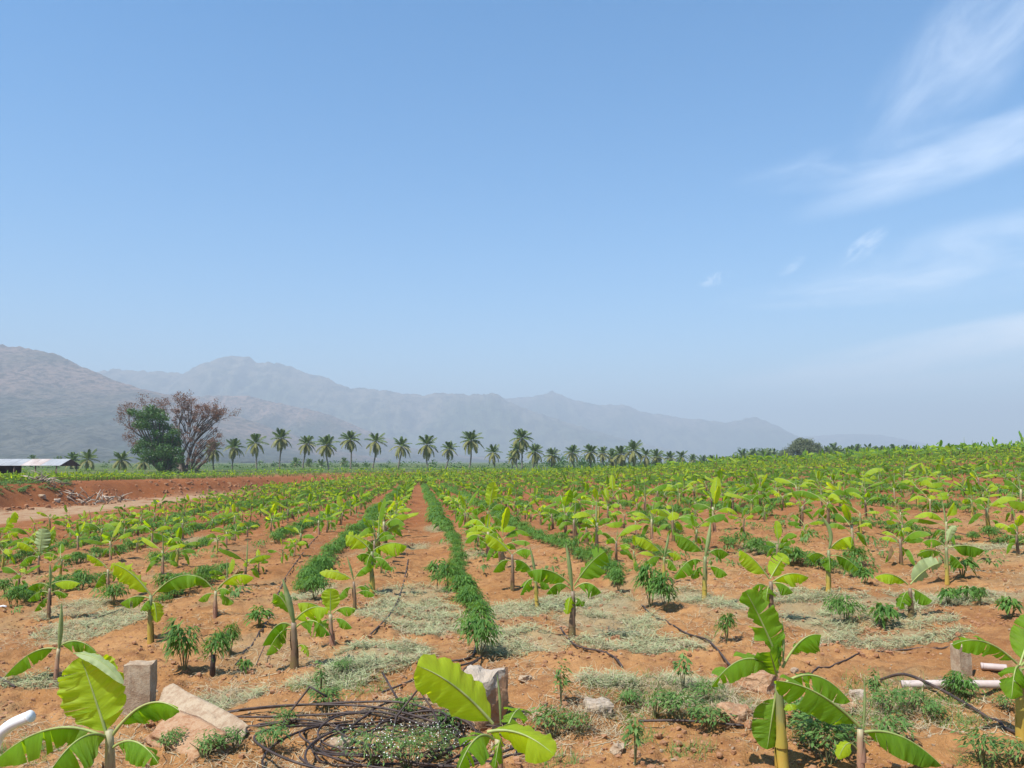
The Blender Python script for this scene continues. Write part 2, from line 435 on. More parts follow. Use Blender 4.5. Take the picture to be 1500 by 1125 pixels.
MATS_PX = [(605, 868, 50, 14), (600, 892, 68, 18), (560, 950, 62, 17), (520, 965, 60, 12), (640, 920, 60, 14), (770, 940, 62, 16), (750, 892, 50, 12), (860, 885, 66, 18),
    (890, 912, 70, 22), (945, 945, 90, 12), (640, 772, 18, 5), (610, 800, 18, 4), (690, 810, 22, 4), (150, 912, 60, 24), (110, 890, 40, 12), (1250, 888, 90, 14), (1190, 905, 44, 20), (1330, 905, 60, 10),
    (1360, 880, 50, 10), (1310, 940, 100, 9), (1180, 880, 50, 14), (1000, 875, 40, 10), (990, 1005, 60, 18), (480, 985, 60, 14), (455, 870, 30, 14), (1430, 800, 50, 6), (1120, 800, 30, 6),
    (60, 1000, 60, 8), (300, 790, 30, 6), (1450, 870, 50, 8), (330, 1030, 45, 18), (1060, 880, 40, 8), (900, 1000, 60, 10)]
def soil_mat():
    m, t, b = new_mat('soil'); p = pos(t)
    z = attr(t, 'zone'); sp = N(t, 'ShaderNodeSeparateColor'); t.links.new(z.outputs['Color'], sp.inputs[0])
    n1 = noise(t, .9, 5, .6, p); n2 = noise(t, 7, 5, .65, p); n3 = noise(t, 45, 3, .7, p)
    tan_ = MIX(t, SMOOTH(t, n1, .3, .7), (.295, .142, .050), (.385, .205, .084))
    n0 = noise(t, .33, 4, .6, p)
    red = MIX(t, SMOOTH(t, n1, .3, .7), (.205, .062, .018), (.280, .100, .034))
    c = MIX(t, sp.outputs[0], tan_, red)
    c = MIX(t, M2(t, 'MULTIPLY', SMOOTH(t, n2, .42, .70), .65), c, (.16, .066, .028))
    c = MIX(t, M2(t, 'MULTIPLY', SMOOTH(t, n3, .55, .78), .45), c, (.42, .25, .13))
    c = MIX(t, M2(t, 'MULTIPLY', SMOOTH(t, n0, .5, .66), .38), c, (.20, .078, .030))
    vo = N(t, 'ShaderNodeTexVoronoi'); vo.inputs['Scale'].default_value = 60; t.links.new(p, vo.inputs['Vector'])
    c = MIX(t, M2(t, 'MULTIPLY', M2(t, 'LESS_THAN', vo.outputs['Distance'], .16), .5), c, (.50, .38, .26))
    c = MIX(t, M2(t, 'MULTIPLY', z.outputs['Alpha'], SMOOTH(t, n1, .25, .55)), c, (.34, .225, .13))
    hay = MIX(t, n3, (.21, .19, .10), (.33, .31, .19))
    c = MIX(t, M2(t, 'MULTIPLY', sp.outputs[1], .75), c, hay)
    far = MIX(t, SMOOTH(t, noise(t, .02, 5, .6, p), .4, .6), (.06, .10, .03), (.12, .14, .05))
    c = MIX(t, sp.outputs[2], c, far)
    t.links.new(c, b.inputs['Base Color']); b.inputs['Roughness'].default_value = .95; b.inputs['Specular IOR Level'].default_value = .1
    k = bump(t, b, n3, .8, .015); bump(t, b, n2, .8, .05, k)
    return m
M['soil'] = soil_mat()
g = link('ground', ground_mesh()); tag(g, kind='structure')

# ---------------------------------------------------------------- hills
def hill_mat(name, a, b_, c_, sc):
    m, t, b = new_mat(name); mp = N(t, 'ShaderNodeMapping'); mp.inputs['Scale'].default_value = (1, .45, 1.1); t.links.new(pos(t), mp.inputs[0]); p = mp.outputs[0]
    n1 = noise(t, sc, 6, .62, p); n2 = noise(t, sc * 14, 5, .75, p)
    at = attr(t, 'tint')
    c = MIX(t, SMOOTH(t, n1, .35, .65), a, b_)
    c = MIX(t, M2(t, 'MULTIPLY', SMOOTH(t, M2(t, 'ADD', at.outputs['Fac'], M2(t, 'MULTIPLY', M2(t, 'SUBTRACT', n1, .5), 1.1)), .45, .95), .85), c, c_)  # sunlit pinkish tone painted into the colour towards the crest
    c = MIX(t, M2(t, 'MULTIPLY', SMOOTH(t, n2, .42, .6), .8), c, tuple(x * .35 for x in a))
    t.links.new(c, b.inputs['Base Color']); b.inputs['Roughness'].default_value = 1; b.inputs['Specular IOR Level'].default_value = 0
    bump(t, b, n2, .8, 12); return m
def hills(name, ridge, Yc, Yf, Yb, mat, seed, amp, nx=260, ny=70):
    """a mountain chain: the crest line keeps its own distance Yc, slopes run down to the plain at Yf and Yb"""
    rx = np.array([q[0] for q in ridge], float); ry = np.array([q[1] for q in ridge], float)
    px = np.linspace(rx[0], rx[-1], nx)
    crest = np.interp(px, rx, ry)
    x0, x1 = (px[0] - 750) / F * Yc, (px[-1] - 750) / F * Yc
    Xc = (px - 750) / F * Yc
    dz = np.array([ray(750, q)[2] / ray(750, q)[1] for q in crest]) * Yc
    dz = dz + amp * .10 * fbm(Xc / (Yc * .006), Xc * 0, 4, seed + 5)
    v = np.linspace(0, 1, ny)
    T, I = np.meshgrid(v, np.arange(nx), indexing='ij')
    Ycr = Yc + 0.10 * (Yc - Yf) * fbm(Xc / (Yc * .2), Xc * 0, 2, seed)
    Yg = np.where(T < .7, Yf + (Ycr[I] - Yf) * (T / .7), Ycr[I] + (Yb - Ycr[I]) * ((T - .7) / .3))
    Xg = Xc[I] * 1.0
    tt = np.where(T < .7, T / .7, 1 - (T - .7) / .3)
    prof = tt ** 1.25
    L = Yc * .05
    rid = 1 - np.abs(fbm(Xg / L, Yg / (L * 2.2), 5, seed + 9, .55)) * 2
    env = np.sin(np.pi * np.clip(tt, 0, 1)) ** .8
    Z = -2 + (dz[I] + 2) * prof * (1 + .10 * env * rid) + amp * env * (rid - .35) * .55
    Z = np.minimum(Z, np.where(T < .7, (dz[I]) * (Yg / Ycr[I]) * (0.35 + 0.65 * tt), 1e9))
    Z = np.where((T == 0) | (T == 1), -8, Z)
    V = np.stack([Xg, Yg, Z], -1).reshape(-1, 3)
    i = np.arange(ny - 1)[:, None]; j = np.arange(nx - 1)[None]
    Q = np.stack([i * nx + j, i * nx + j + 1, (i + 1) * nx + j + 1, (i + 1) * nx + j], -1).reshape(-1, 4)
    tint = np.clip(tt.ravel() * 1.0 * np.interp(Xg.ravel(), [Xc[0], Xc[-1]], [1, .8]), 0, 1)  # rises to the crest, mask for the painted sunlit tone
    o = link(name, np_mesh(name, V, Q, [mat], tint=tint)); tag(o, kind='structure'); return o
hm1 = hill_mat('near_hill', (.055, .070, .045), (.115, .11, .08), (.30, .19, .14), .0042)
hm2 = hill_mat('far_hill', (.07, .09, .05), (.12, .12, .07), (.22, .17, .12), .0012)
hills('hills', [(-420, 470), (-250, 462), (-120, 490), (0, 505), (30, 508), (60, 514), (90, 521), (140, 543), (180, 560), (230, 574), (300, 592), (360, 612), (430, 640), (500, 662), (560, 676)], 3000, 1350, 4400, hm1, 3, 60)
hills('hills', [(60, 640), (150, 606), (230, 586), (270, 582), (330, 579), (365, 580), (420, 592), (480, 606), (540, 632), (600, 655), (680, 668), (760, 677)], 3900, 2900, 4600, hm1, 23, 60)
hills('hills', [(60, 560), (120, 548), (150, 541), (175, 540), (215, 543), (262, 545), (285, 532), (328, 521), (362, 521), (371, 530), (400, 528), (440, 543), (476, 552), (500, 564), (560, 571), (625, 578), (650, 574), (690, 578), (722, 575), (745, 588), (790, 606), (860, 628), (930, 648), (1000, 664), (1060, 677)], 5800, 4700, 7000, hm2, 43, 150, 340)
hills('hills', [(600, 600), (690, 588), (750, 581), (790, 578), (810, 571), (838, 583), (880, 591), (915, 591), (940, 601), (985, 608), (1040, 615), (1065, 619), (1105, 610), (1130, 621), (1160, 638), (1190, 652), (1230, 668), (1270, 677)], 7400, 6200, 8600, hm2, 63, 130, 300)
hills('hills', [(1020, 660), (1100, 645), (1180, 639), (1240, 636), (1285, 637), (1340, 648), (1400, 660), (1500, 668), (1700, 655), (1900, 640), (2050, 650)], 9200, 8200, 10600, hm2, 83, 90, 200)

# ---------------------------------------------------------------- haze (air)
hb = MB(); hb.box((0, 0, 800 / 2 - 5), (24400, 24400, 800 + 4))
hz = link('haze', hb.mesh('haze', [])); tag(hz, kind='stuff')
hmt = bpy.data.materials.new('haze_air'); hmt.use_nodes = True; t = hmt.node_tree; t.nodes.clear()
ho = N(t, 'ShaderNodeOutputMaterial'); hv = N(t, 'ShaderNodeVolumePrincipled')
hv.inputs['Color'].default_value = (.77, .875, .97, 1); hv.inputs['Density'].default_value = 2.9e-4
hv.inputs['Anisotropy'].default_value = 0.0
t.links.new(hv.outputs[0], ho.inputs['Volume']); hz.data.materials.append(hmt)

# ================================================================ banana plants
LM = [M['leaf'], M['rib']]
def bez(P0, P1, P2, n):
    return [P0 * (1 - t) ** 2 + P1 * (2 * t * (1 - t)) + P2 * t * t for t in [i / (n - 1) for i in range(n)]]
def leaf(mb, P0, P1, P2, width, fold=35, roll=0, pet=0.12, n=18, cols=3, seed=0, tears=3, wave=1.0,
         ref=None, rib_r=.007, halves=(1, 1), blunt=2.4, tipfold=0, lam=0, rib=1, ribsides=4, curl=14, wig=3):
    """one banana leaf: arched midrib, two half blades hanging from it in torn panels"""
    rnd = random.Random(seed)
    P0, P1, P2 = Vector(P0), Vector(P1), Vector(P2)
    pts = bez(P0, P1, P2, n)
    if tipfold:                                     # the tip bends over
        k0 = int(n * .72)
        for k in range(k0, n):
            s = (k - k0) / (n - 1 - k0)
            pts[k] = pts[k] + Vector((0, 0, -1)) * tipfold * s * s
    L = sum((pts[i + 1] - pts[i]).length for i in range(n - 1))
    up = Vector(ref) if ref is not None else Vector((0, 0, 1))
    fr = []; Uprev = None
    for i in range(n):
        T = (pts[min(i + 1, n - 1)] - pts[max(i - 1, 0)]).normalized()
        U = up - T * up.dot(T)
        if Uprev is not None: U = U * .6 + Uprev * .5; U = U - T * U.dot(T)
        if U.length < 1e-4: U = Uprev or Vector((0, -1, 0))
        U.normalize(); Uprev = U
        q = Quaternion(T, R(roll)); Ur = q @ U
        fr.append((T, Ur, T.cross(Ur).normalized()))
    i0 = max(1, int(round(pet * (n - 1))))
    def wd(i):
        s = (i - i0) / (n - 1 - i0); s = min(max(s, 0), 1)
        a = max(0.0, 1 - abs(2 * s - 1) ** blunt) ** .62
        return width * a * (1.0 - .12 * s)
    for side in (1, -1):
        hw = halves[0] if side == 1 else halves[1]
        if hw <= 0: continue
        brk = sorted(rnd.sample(range(i0 + 2, n - 2), min(tears, n - i0 - 5))) if tears else []
        seg = [i0] + brk + [n - 1]
        ph = rnd.uniform(0, 6.28); fr_w = rnd.uniform(2.5, 5)
        base_f = fold + rnd.uniform(-7, 7)
        for a, b in zip(seg[:-1], seg[1:]):
            df = rnd.uniform(-27, 27) if tears else 0
            gap = rnd.uniform(.0, .22); vs = []; uv = []
            for i in range(a, b + 1):
                T, U, Sd = fr[i]; w = wd(i) * hw
                s = (i - i0) / (n - 1 - i0)
                wv = wave * (9 * math.sin(ph + s * 6.28 * fr_w) + wig * math.sin(ph * 2 + s * 43) + wig * .7 * math.sin(ph + s * 71))
                p = pts[i]; 
                for j in range(cols + 1):
                    x = j / cols
                    if j:
                        ang_ = R(base_f + df + curl * 2 * (x - .35) + wv * x)
                        p = p + (Sd * side * math.cos(ang_) - U * math.sin(ang_)) * (w / cols)
                    sh = 0
                    if i == a and a != i0: sh = gap * x * x
                    if i == b and b != n - 1: sh = -gap * x * x
                    vs.append(p + T * (sh * L / n * .7) + T * (w * .16 * x * x)); uv.append((s * L / .55, side * x))
            c1 = cols + 1; m = b - a + 1
            fs = []
            for i in range(m - 1):
                for j in range(cols):
                    q = (i * c1 + j, i * c1 + j + 1, (i + 1) * c1 + j + 1, (i + 1) * c1 + j)
                    fs.append(q if side < 0 else q[::-1])
            mb.add(vs, fs, lam, uv)
    if rib:
        rad = [rib_r * (1.15 - .95 * i / (n - 1)) for i in range(n)]
        mb.tube([pts[i] - fr[i][1] * rib_r * .25 for i in range(n)], rad, ribsides, rib, False)
def stem(mb, base, top, r0, r1, seed=0, sides=10, n=9, mat=0, H=None):
    rnd = random.Random(seed); base = Vector(base); top = Vector(top)
    d = top - base; pts = []; rad = []
    side = Vector((rnd.uniform(-1, 1), rnd.uniform(-1, 1), 0)) * d.length * .02
    for i in range(n):
        s = i / (n - 1)
        pts.append(base + d * s + side * math.sin(s * 3.1)); k = r0 + (r1 - r0) * s ** .8
        if i == 0: k *= 1.25
        rad.append(k * (1 + rnd.uniform(-.05, .05)))
    b = len(mb.v)
    mb.tube(pts, rad, sides, mat, True)
    L = d.length
    mb.uv[b:] = [(max(0, (Vector(v) - base).length) / .8, 0) for v in mb.v[b:]]
def sheath(mb, base, top, r, az, s0, s1, mat=0):
    """an overlapping leaf sheath hugging the false stem"""
    base = Vector(base); d = Vector(top) - base; vs = []; n = 6; b = len(mb.v)
    for i in range(n):
        s = s0 + (s1 - s0) * i / (n - 1); half = 1.15 * (1 - i / (n - 1)) + .18
        for k in range(5):
            a = az + half * (k - 2) / 2 * 1.0
            rr = r[0] + (r[1] - r[0]) * s + .004
            vs.append(base + d * s + Vector((math.cos(a) * rr, math.sin(a) * rr, 0)))
    fs = [(i * 5 + k, i * 5 + k + 1, (i + 1) * 5 + k + 1, (i + 1) * 5 + k) for i in range(n - 1) for k in range(4)]
    mb.add(vs, fs, mat, [((Vector(v) - base).length / .8, 0) for v in vs])

BAN = 'young banana plants set out in rows over the field'
HERO = []
def hero(label, base, stem_top, leaves, r=.034, sm='stem_y', Y=None, dead=0):
    """base, stem top and leaf ends are places in the photo, taken to the plant's own distance"""
    g0 = on_ground(*base) if Y is None else at_depth(base[0], base[1], Y)
    Yp = g0.y
    st = at_depth(stem_top[0], stem_top[1], Yp)
    e = empty('banana_plant', g0); tag(e, label, 'banana plant', BAN)
    mb = MB(); top = st - g0; low = Vector((0, 0, -.06))
    stem(mb, low, top, r, r * .55, seed=int(base[0]))
    for k in range(3): sheath(mb, low, top, (r, r * .55), k * 2.2 + base[0], .12 + .2 * k, .5 + .17 * k)
    link('false_stem', mb.mesh('false_stem', [M[sm]]), e)
    for q in leaves:
        x0, y0, x1, y1, w, dy = q[:6]; kw = dict(q[6]) if len(q) > 6 else {}
        k = Yp / F
        kind = kw.pop('mat', 'leaf'); arch = kw.pop('arch', .22); ay = kw.pop('ay', 0)
        P0 = at_depth(x0, y0, Yp) - g0
        if kw.pop('spear', 0):
            P2 = at_depth(x1, y1, Yp - dy) - g0
            m2 = MB(); pp = bez(P0, (P0 + P2) / 2 + Vector((arch * .05, 0, 0)), P2, 8)
            m2.tube(pp, [max(.0015, w * k / 2 * math.sin(.35 + 2.65 * i / 7)) for i in range(8)], 7, 0, False, squash=.8)
            link('rolled_leaf', m2.mesh('rolled_leaf', [M['leaf_pale']]), e); continue
        P2 = at_depth(x1, y1, Yp - dy) - g0
        d = P2 - P0
        c = (P0 + P2) / 2 + Vector((0, -ay, 1)) * d.length * arch
        m2 = MB()
        kw['tears'] = kw.get('tears', 3) + (2 if kw.get('tears', 3) else 0); kw.setdefault('seed', int(x0 * 7 + y1)); kw.setdefault('ref', (0, -.55, 1))
        leaf(m2, P0, c, P2, w * k / 2 * 1.12, n=36, cols=5, wig=8, rib_r=max(.0035, min(.0075, w * k * .035)), ribsides=6, **kw)
        link('leaf', m2.mesh('leaf', [M[kind], M['rib']]), e)
    HERO.append((g0.x, g0.y)); return e
U = dict; 
UP = dict(ref=(0, -1, .25), fold=14, arch=.04, curl=6)
def D(**k):
    b = dict(UP); b.update(k); return b
hero('big banana plant by the white pipe bend, broad upright leaf with curled tip', (158, 1192), (160, 1070), [
    (158, 1082, 118, 962, 86, -.02, D(tears=3, fold=12, pet=.08, blunt=2.5, mat='leaf_new', roll=10, wave=1.0, curl=-10)),
    (108, 957, 181, 1002, 17, .07, D(tears=0, arch=.25, pet=0, fold=16, mat='leaf_pale', ref=(0, -.5, 1))),
    (165, 1076, 262, 1040, 62, .12, U(arch=.42, fold=62, tears=3, pet=.1, halves=(.9, 1))),
    (158, 1080, 70, 1135, 78, .26, U(arch=.5, fold=58, tears=3, pet=.04)),
    (150, 1078, -12, 1118, 66, -.02, U(arch=.34, fold=60, tears=3)),
    (165, 1095, 232, 1118, 52, .12, U(arch=.42, fold=62, tears=3, pet=.1)),
], sm='stem_p', r=.036)
hero('banana plant beside the orange and white rock, long bright leaf over the hose coil', (733, 1172), (730, 1082), [
    (722, 1060, 611, 975, 74, .10, U(arch=.16, fold=30, roll=-34, tears=0, pet=.02, mat='leaf_new', blunt=3.4, wave=.8, seed=4)),
    (714, 1072, 812, 1106, 62, .12, U(arch=.26, fold=46, roll=26, tears=1, pet=.02, mat='leaf_new', blunt=3, wave=.4)),
    (722, 1082, 668, 1136, 60, .22, U(arch=.55, fold=52, tears=2, pet=.06)),
    (740, 1075, 768, 1040, 40, -.30, U(arch=.3, fold=25)),
    (733, 1085, 725, 1125, 30, .16, U(arch=.3, fold=45)),
    (733, 1062, 728, 988, 5, 0, U(spear=1)),
], sm='stem_p', r=.034)
hero('tall banana plant in front of the weedy bank, yellow lower stem and wavy upright leaf', (1146, 1124), (1140, 1000), [
    (1143, 975, 1092, 866, 50, .04, D(fold=26, tears=2, roll=-24, wave=1.3, arch=.10, pet=.05)),
    (1146, 978, 1203, 930, 52, .02, U(arch=.42, fold=52, tears=2, pet=.2)),
    (1140, 985, 1042, 1006, 44, .12, U(arch=.52, fold=50, tears=3, mat='leaf', roll=-10)),
    (1138, 990, 1128, 955, 50, .10, D(arch=.02, fold=30, pet=.02, tears=0)),
    (1150, 1000, 1246, 1028, 52, -.05, U(arch=.44, fold=60, tears=4, pet=.08)),
    (1137, 1015, 1124, 1098, 50, .02, D(fold=34, roll=-20, arch=.05, tears=2)),
    (1150, 1036, 1162, 1040, 22, .08, U(arch=.6, fold=20, mat='leaf_new', tears=0)),
    (1147, 970, 1145, 905, 5, 0, U(spear=1)),
], r=.037)
hero('small pink-stemmed banana plant at the foot of the tall one, long leaf either side', (1264, 1150), (1260, 1068), [
    (1259, 1064, 1137, 997, 62, .08, U(arch=.20, fold=52, roll=-16, tears=3, pet=.03, blunt=3)),
    (1266, 1072, 1380, 1122, 56, .06, U(arch=.30, fold=62, tears=3, pet=.04)),
    (1256, 1098, 1228, 1112, 24, .05, U(arch=.8, fold=30, mat='leaf_new', tears=0, pet=.3)),
    (1264, 1070, 1266, 995, 5, 0, U(spear=1)),
], sm='stem_p', r=.026)
hero('banana plant at the end of the pink pipe, drooping leaf above a short stone post', (1498, 1080), (1492, 980), [
    (1490, 972, 1395, 945, 40, .06, U(arch=.34, fold=56, roll=-8, tears=3, pet=.06)),
    (1492, 976, 1482, 1024, 44, .10, U(arch=.5, fold=52, tears=2, pet=.1)),
    (1496, 975, 1560, 960, 50, .1, U(arch=.4, fold=50)),
    (1496, 980, 1545, 1020, 50, .2, U(arch=.4, fold=50)),
    (1494, 975, 1520, 900, 46, -.1, D()),
])
hero('short banana plant low behind the big one, two drooping leaves and a pale spear', (82, 1002), (86, 950), [
    (82, 950, 6, 992, 34, .06, U(arch=.34, fold=52, tears=3, pet=.06)),
    (88, 946, 141, 956, 32, .06, U(arch=.38, fold=58, tears=2, pet=.05)),
    (86, 955, 90, 884, 8, 0, U(spear=1)),
], sm='stem_p', r=.026)
hero('banana plant like a wide V beside the straw mat, with a yellow foot', (221, 942), (221, 872), [
    (221, 872, 163, 826, 40, .05, U(arch=.24, fold=48, roll=-18, tears=2, pet=.06, mat='leaf_new')),
    (224, 872, 300, 850, 38, .03, U(arch=.42, fold=56, tears=2, pet=.06)),
    (218, 876, 176, 884, 30, .04, U(arch=.3, fold=50, tears=2)),
    (222, 886, 230, 912, 30, .06, U(arch=.9, fold=40, mat='leaf_new', tears=0)),
    (222, 880, 205, 895, 22, .1, U(arch=.5, fold=50, tears=1)),
], r=.032)
hero('banana plant with thick brown stem, tall pale spear and bright half-open leaf', (432, 979), (430, 912), [
    (428, 906, 400, 870, 34, .03, U(arch=.42, fold=52, tears=2, pet=.12)),
    (426, 916, 384, 946, 44, .06, U(arch=.6, fold=55, tears=3, pet=.04)),
    (432, 908, 480, 892, 46, .08, U(arch=.34, fold=62, tears=2, pet=.02, mat='leaf_new')),
    (434, 918, 484, 930, 40, .1, U(arch=.5, fold=60, tears=3, pet=.12)),
    (428, 922, 390, 960, 30, .05, U(arch=.5, fold=50, tears=3, pet=.2)),
    (436, 948, 452, 962, 14, .05, U(arch=.8, fold=50, mat='leaf_new')),
    (431, 915, 414, 848, 11, .02, U(spear=1)),
], sm='stem_b', r=.040)
hero('yellow-green banana plant touching the thick brown-stemmed one', (488, 946), (484, 900), [
    (482, 900, 436, 884, 36, .05, U(arch=.3, fold=55, tears=2, mat='leaf_new')),
    (484, 900, 484, 862, 26, .0, D(tears=1, mat='leaf_new')),
    (488, 898, 521, 893, 26, .05, U(arch=.35, fold=58, tears=1, pet=.15)),
    (486, 908, 516, 920, 22, .06, U(arch=.4, fold=55, tears=1, pet=.2)),
    (482, 908, 462, 922, 24, .08, U(arch=.4, fold=55, tears=2)),
], sm='stem_p', r=.03)
hero('slim banana plant with long flat leaf and short dark upright leaf', (520, 894), (518, 852), [
    (515, 848, 468, 838, 22, .04, U(arch=.24, fold=44, tears=1, pet=.04, mat='leaf_new')),
    (519, 848, 538, 829, 20, -.03, U(arch=.3, fold=52, tears=1)),
    (516, 862, 494, 880, 20, .05, U(arch=.6, fold=50, tears=2)),
    (522, 862, 542, 866, 20, .04, U(arch=.5, fold=50, tears=1)),
    (522, 870, 549, 872, 18, .08, U(arch=.4, fold=50, tears=1)),
    (518, 850, 508, 815, 4, 0, U(spear=1)),
], sm='stem_b', r=.026)
hero('tall banana plant holding a big square-cut leaf toward the bare path', (546, 872), (545, 808), [
    (543, 806, 507, 783, 34, .03, U(arch=.22, fold=46, roll=-12, tears=1, mat='leaf_new')),
    (547, 806, 596, 800, 38, .06, U(arch=.30, fold=62, tears=2, mat='leaf_new')),
    (545, 812, 535, 840, 24, .08, U(arch=.6, fold=50, tears=2)),
    (544, 815, 522, 815, 24, .05, U(arch=.4, fold=55, tears=2)),
    (548, 818, 575, 835, 22, .05, U(arch=.45, fold=52, tears=2)),
], r=.034)
hero('banana plant on the pale cut grass, tall spear and broad leaf raised like a paddle', (838, 934), (839, 866), [
    (841, 858, 886, 808, 46, .03, U(arch=.18, fold=36, roll=22, tears=1, pet=.16, blunt=3)),
    (836, 856, 772, 838, 40, .04, U(arch=.34, fold=52, tears=2)),
    (842, 862, 881, 868, 40, .07, U(arch=.55, fold=52, tears=3)),
    (835, 862, 800, 870, 30, .04, U(arch=.6, fold=52, tears=3)),
    (838, 876, 831, 900, 24, .08, U(arch=.8, fold=40, mat='leaf_new', tears=1)),
    (842, 878, 855, 888, 22, .05, U(arch=.7, fold=50, tears=1)),
    (838, 866, 829, 795, 8, .0, U(spear=1)),
], sm='stem_b', r=.036)
hero('banana plant just behind the paddle-leaved one, three low drooping leaves', (787, 890), (785, 846), [
    (783, 842, 756, 820, 30, .02, U(arch=.35, fold=50, tears=1)),
    (783, 850, 762, 872, 28, .06, U(arch=.6, fold=50, tears=2)),
    (786, 842, 826, 852, 30, .06, U(arch=.45, fold=48, tears=2)),
    (787, 850, 806, 862, 22, .04, U(arch=.4, fold=50)),
    (785, 848, 776, 800, 5, 0, U(spear=1)),
], r=.028)
hero('reddish banana plant in the row beyond the straw, one leaf slanting up', (751, 864), (750, 812), [
    (749, 812, 712, 782, 30, .02, U(arch=.2, fold=46, roll=-14, tears=1, mat='leaf_new')),
    (752, 812, 780, 808, 30, .04, U(arch=.4, fold=50, tears=2)),
    (748, 822, 722, 838, 26, .04, U(arch=.5, fold=50, tears=2)),
    (752, 822, 770, 838, 24, .05, U(arch=.5, fold=50, tears=2)),
], sm='stem_b', r=.03)
hero('evenly branched banana plant with yellow foot, long leaf up and spear between four leaves', (1032, 879), (1033, 815), [
    (1029, 808, 988, 784, 34, .03, U(arch=.25, fold=46, roll=-12, tears=2, pet=.04)),
    (1036, 812, 1068, 812, 34, .03, U(arch=.48, fold=50, tears=2, pet=.1)),
    (1029, 822, 988, 848, 34, .05, U(arch=.5, fold=52, tears=3, pet=.06)),
    (1036, 830, 1066, 842, 26, .04, U(arch=.3, fold=56, tears=1, pet=.15)),
    (1030, 832, 1014, 848, 22, .04, U(arch=.6, fold=50)),
    (1033, 815, 1041, 765, 8, 0, U(spear=1)),
], r=.033)
hero('slim banana plant with a long arched yellow leaf, behind the leggy bushes', (973, 852), (973, 816), [
    (971, 812, 930, 786, 26, .03, U(arch=.26, fold=48, tears=2, mat='leaf_new')),
    (975, 812, 998, 818, 22, .03, U(arch=.5, fold=50, tears=2, mat='leaf_new')),
    (971, 818, 944, 828, 24, .04, U(arch=.5, fold=50, tears=2)),
    (975, 820, 992, 836, 22, .05, U(arch=.5, fold=50, tears=2)),
    (973, 814, 980, 780, 5, 0, U(spear=1)),
], r=.028)
hero('banana plant with a bright leaf glowing over the soil behind the tall wavy-leaved plant', (1130, 908), (1129, 852), [
    (1127, 848, 1085, 806, 36, .02, U(arch=.2, fold=44, roll=-14, tears=2, mat='leaf_new')),
    (1132, 852, 1185, 846, 38, .06, U(arch=.34, fold=60, tears=2, mat='leaf_new', pet=.04)),
    (1131, 855, 1162, 868, 30, .06, U(arch=.4, fold=52)),
    (1127, 860, 1122, 884, 26, .07, U(arch=.6, fold=40)),
    (1128, 848, 1150, 812, 26, -.1, D(mat='leaf_new')),
    (1126, 862, 1102, 862, 24, .04, U(arch=.5, fold=50)),
], sm='stem_b', r=.034)
hero('banana plant standing alone, long spear bent over and leaves to both sides', (1213, 868), (1214, 806), [
    (1215, 804, 1247, 786, 34, .05, U(arch=.26, fold=56, tears=2, pet=.02, mat='leaf_new')),
    (1211, 818, 1184, 816, 34, .03, U(arch=.5, fold=50, tears=2, pet=.15)),
    (1217, 814, 1258, 834, 28, .04, U(arch=.3, fold=56, tears=2, pet=.2)),
    (1214, 815, 1216, 838, 22, .08, U(arch=.6, fold=40)),
    (1214, 804, 1199, 752, 7, 0, U(spear=1, arch=3)),
], r=.032)
hero('banana plant with silvery underside showing on a raised leaf', (1335, 904), (1333, 862), [
    (1334, 856, 1381, 824, 28, -.03, U(arch=.2, fold=30, roll=70, tears=1, mat='leaf_pale', pet=.06)),
    (1330, 856, 1282, 845, 28, .05, U(arch=.34, fold=50, tears=2, mat='leaf_new', pet=.05)),
    (1336, 862, 1366, 880, 30, .05, U(arch=.1, fold=46, tears=1)),
    (1330, 866, 1318, 892, 26, .05, U(arch=.4, fold=50)),
], sm='stem_b', r=.03)
hero('tall pale banana plant with hooked new leaf and wide scalloped leaves', (1387, 858), (1386, 802), [
    (1386, 800, 1400, 770, 12, .02, U(arch=.4, fold=20, mat='leaf_pale', tears=0)),
    (1383, 812, 1344, 812, 22, .03, U(arch=.3, fold=56, tears=3)),
    (1390, 802, 1442, 806, 32, .05, U(arch=.2, fold=66, tears=4, mat='leaf')),
    (1390, 812, 1412, 832, 24, .04, U(arch=.3, fold=50, tears=2)),
    (1384, 800, 1352, 794, 24, .02, U(arch=.4, fold=52, tears=2)),
], r=.03)
hero('banana plant with two broad leaves spread flat, beside the wide V plant', (315, 906), (316, 866), [
    (313, 864, 279, 842, 30, .03, U(arch=.3, fold=50, tears=1, pet=.1)),
    (319, 862, 372, 846, 30, .04, U(arch=.4, fold=55, tears=2, mat='leaf_new')),
    (313, 870, 290, 880, 20, .04, U(arch=.4, fold=50)),
    (318, 872, 342, 884, 22, .04, U(arch=.3, fold=50)),
    (318, 866, 336, 866, 24, .06, U(arch=.4, fold=50)),
], sm='stem_p', r=.03)
hero('banana plant with one clean oval leaf held level, next to the hay patch', (72, 908), (73, 862), [
    (75, 856, 116, 854, 24, .03, U(arch=.22, fold=48, tears=0, mat='leaf_new', pet=.12)),
    (71, 858, 40, 862, 26, .04, U(arch=.4, fold=52, tears=2)),
    (71, 868, 40, 880, 22, .03, U(arch=.4, fold=52, tears=2)),
    (76, 868, 98, 874, 20, .03, U(arch=.4, fold=52, tears=2)),
    (71, 876, 50, 896, 18, .03, U(arch=.4, fold=52, tears=2)),
    (73, 860, 73, 826, 5, 0, U(spear=1)),
], sm='stem_b', r=.028)
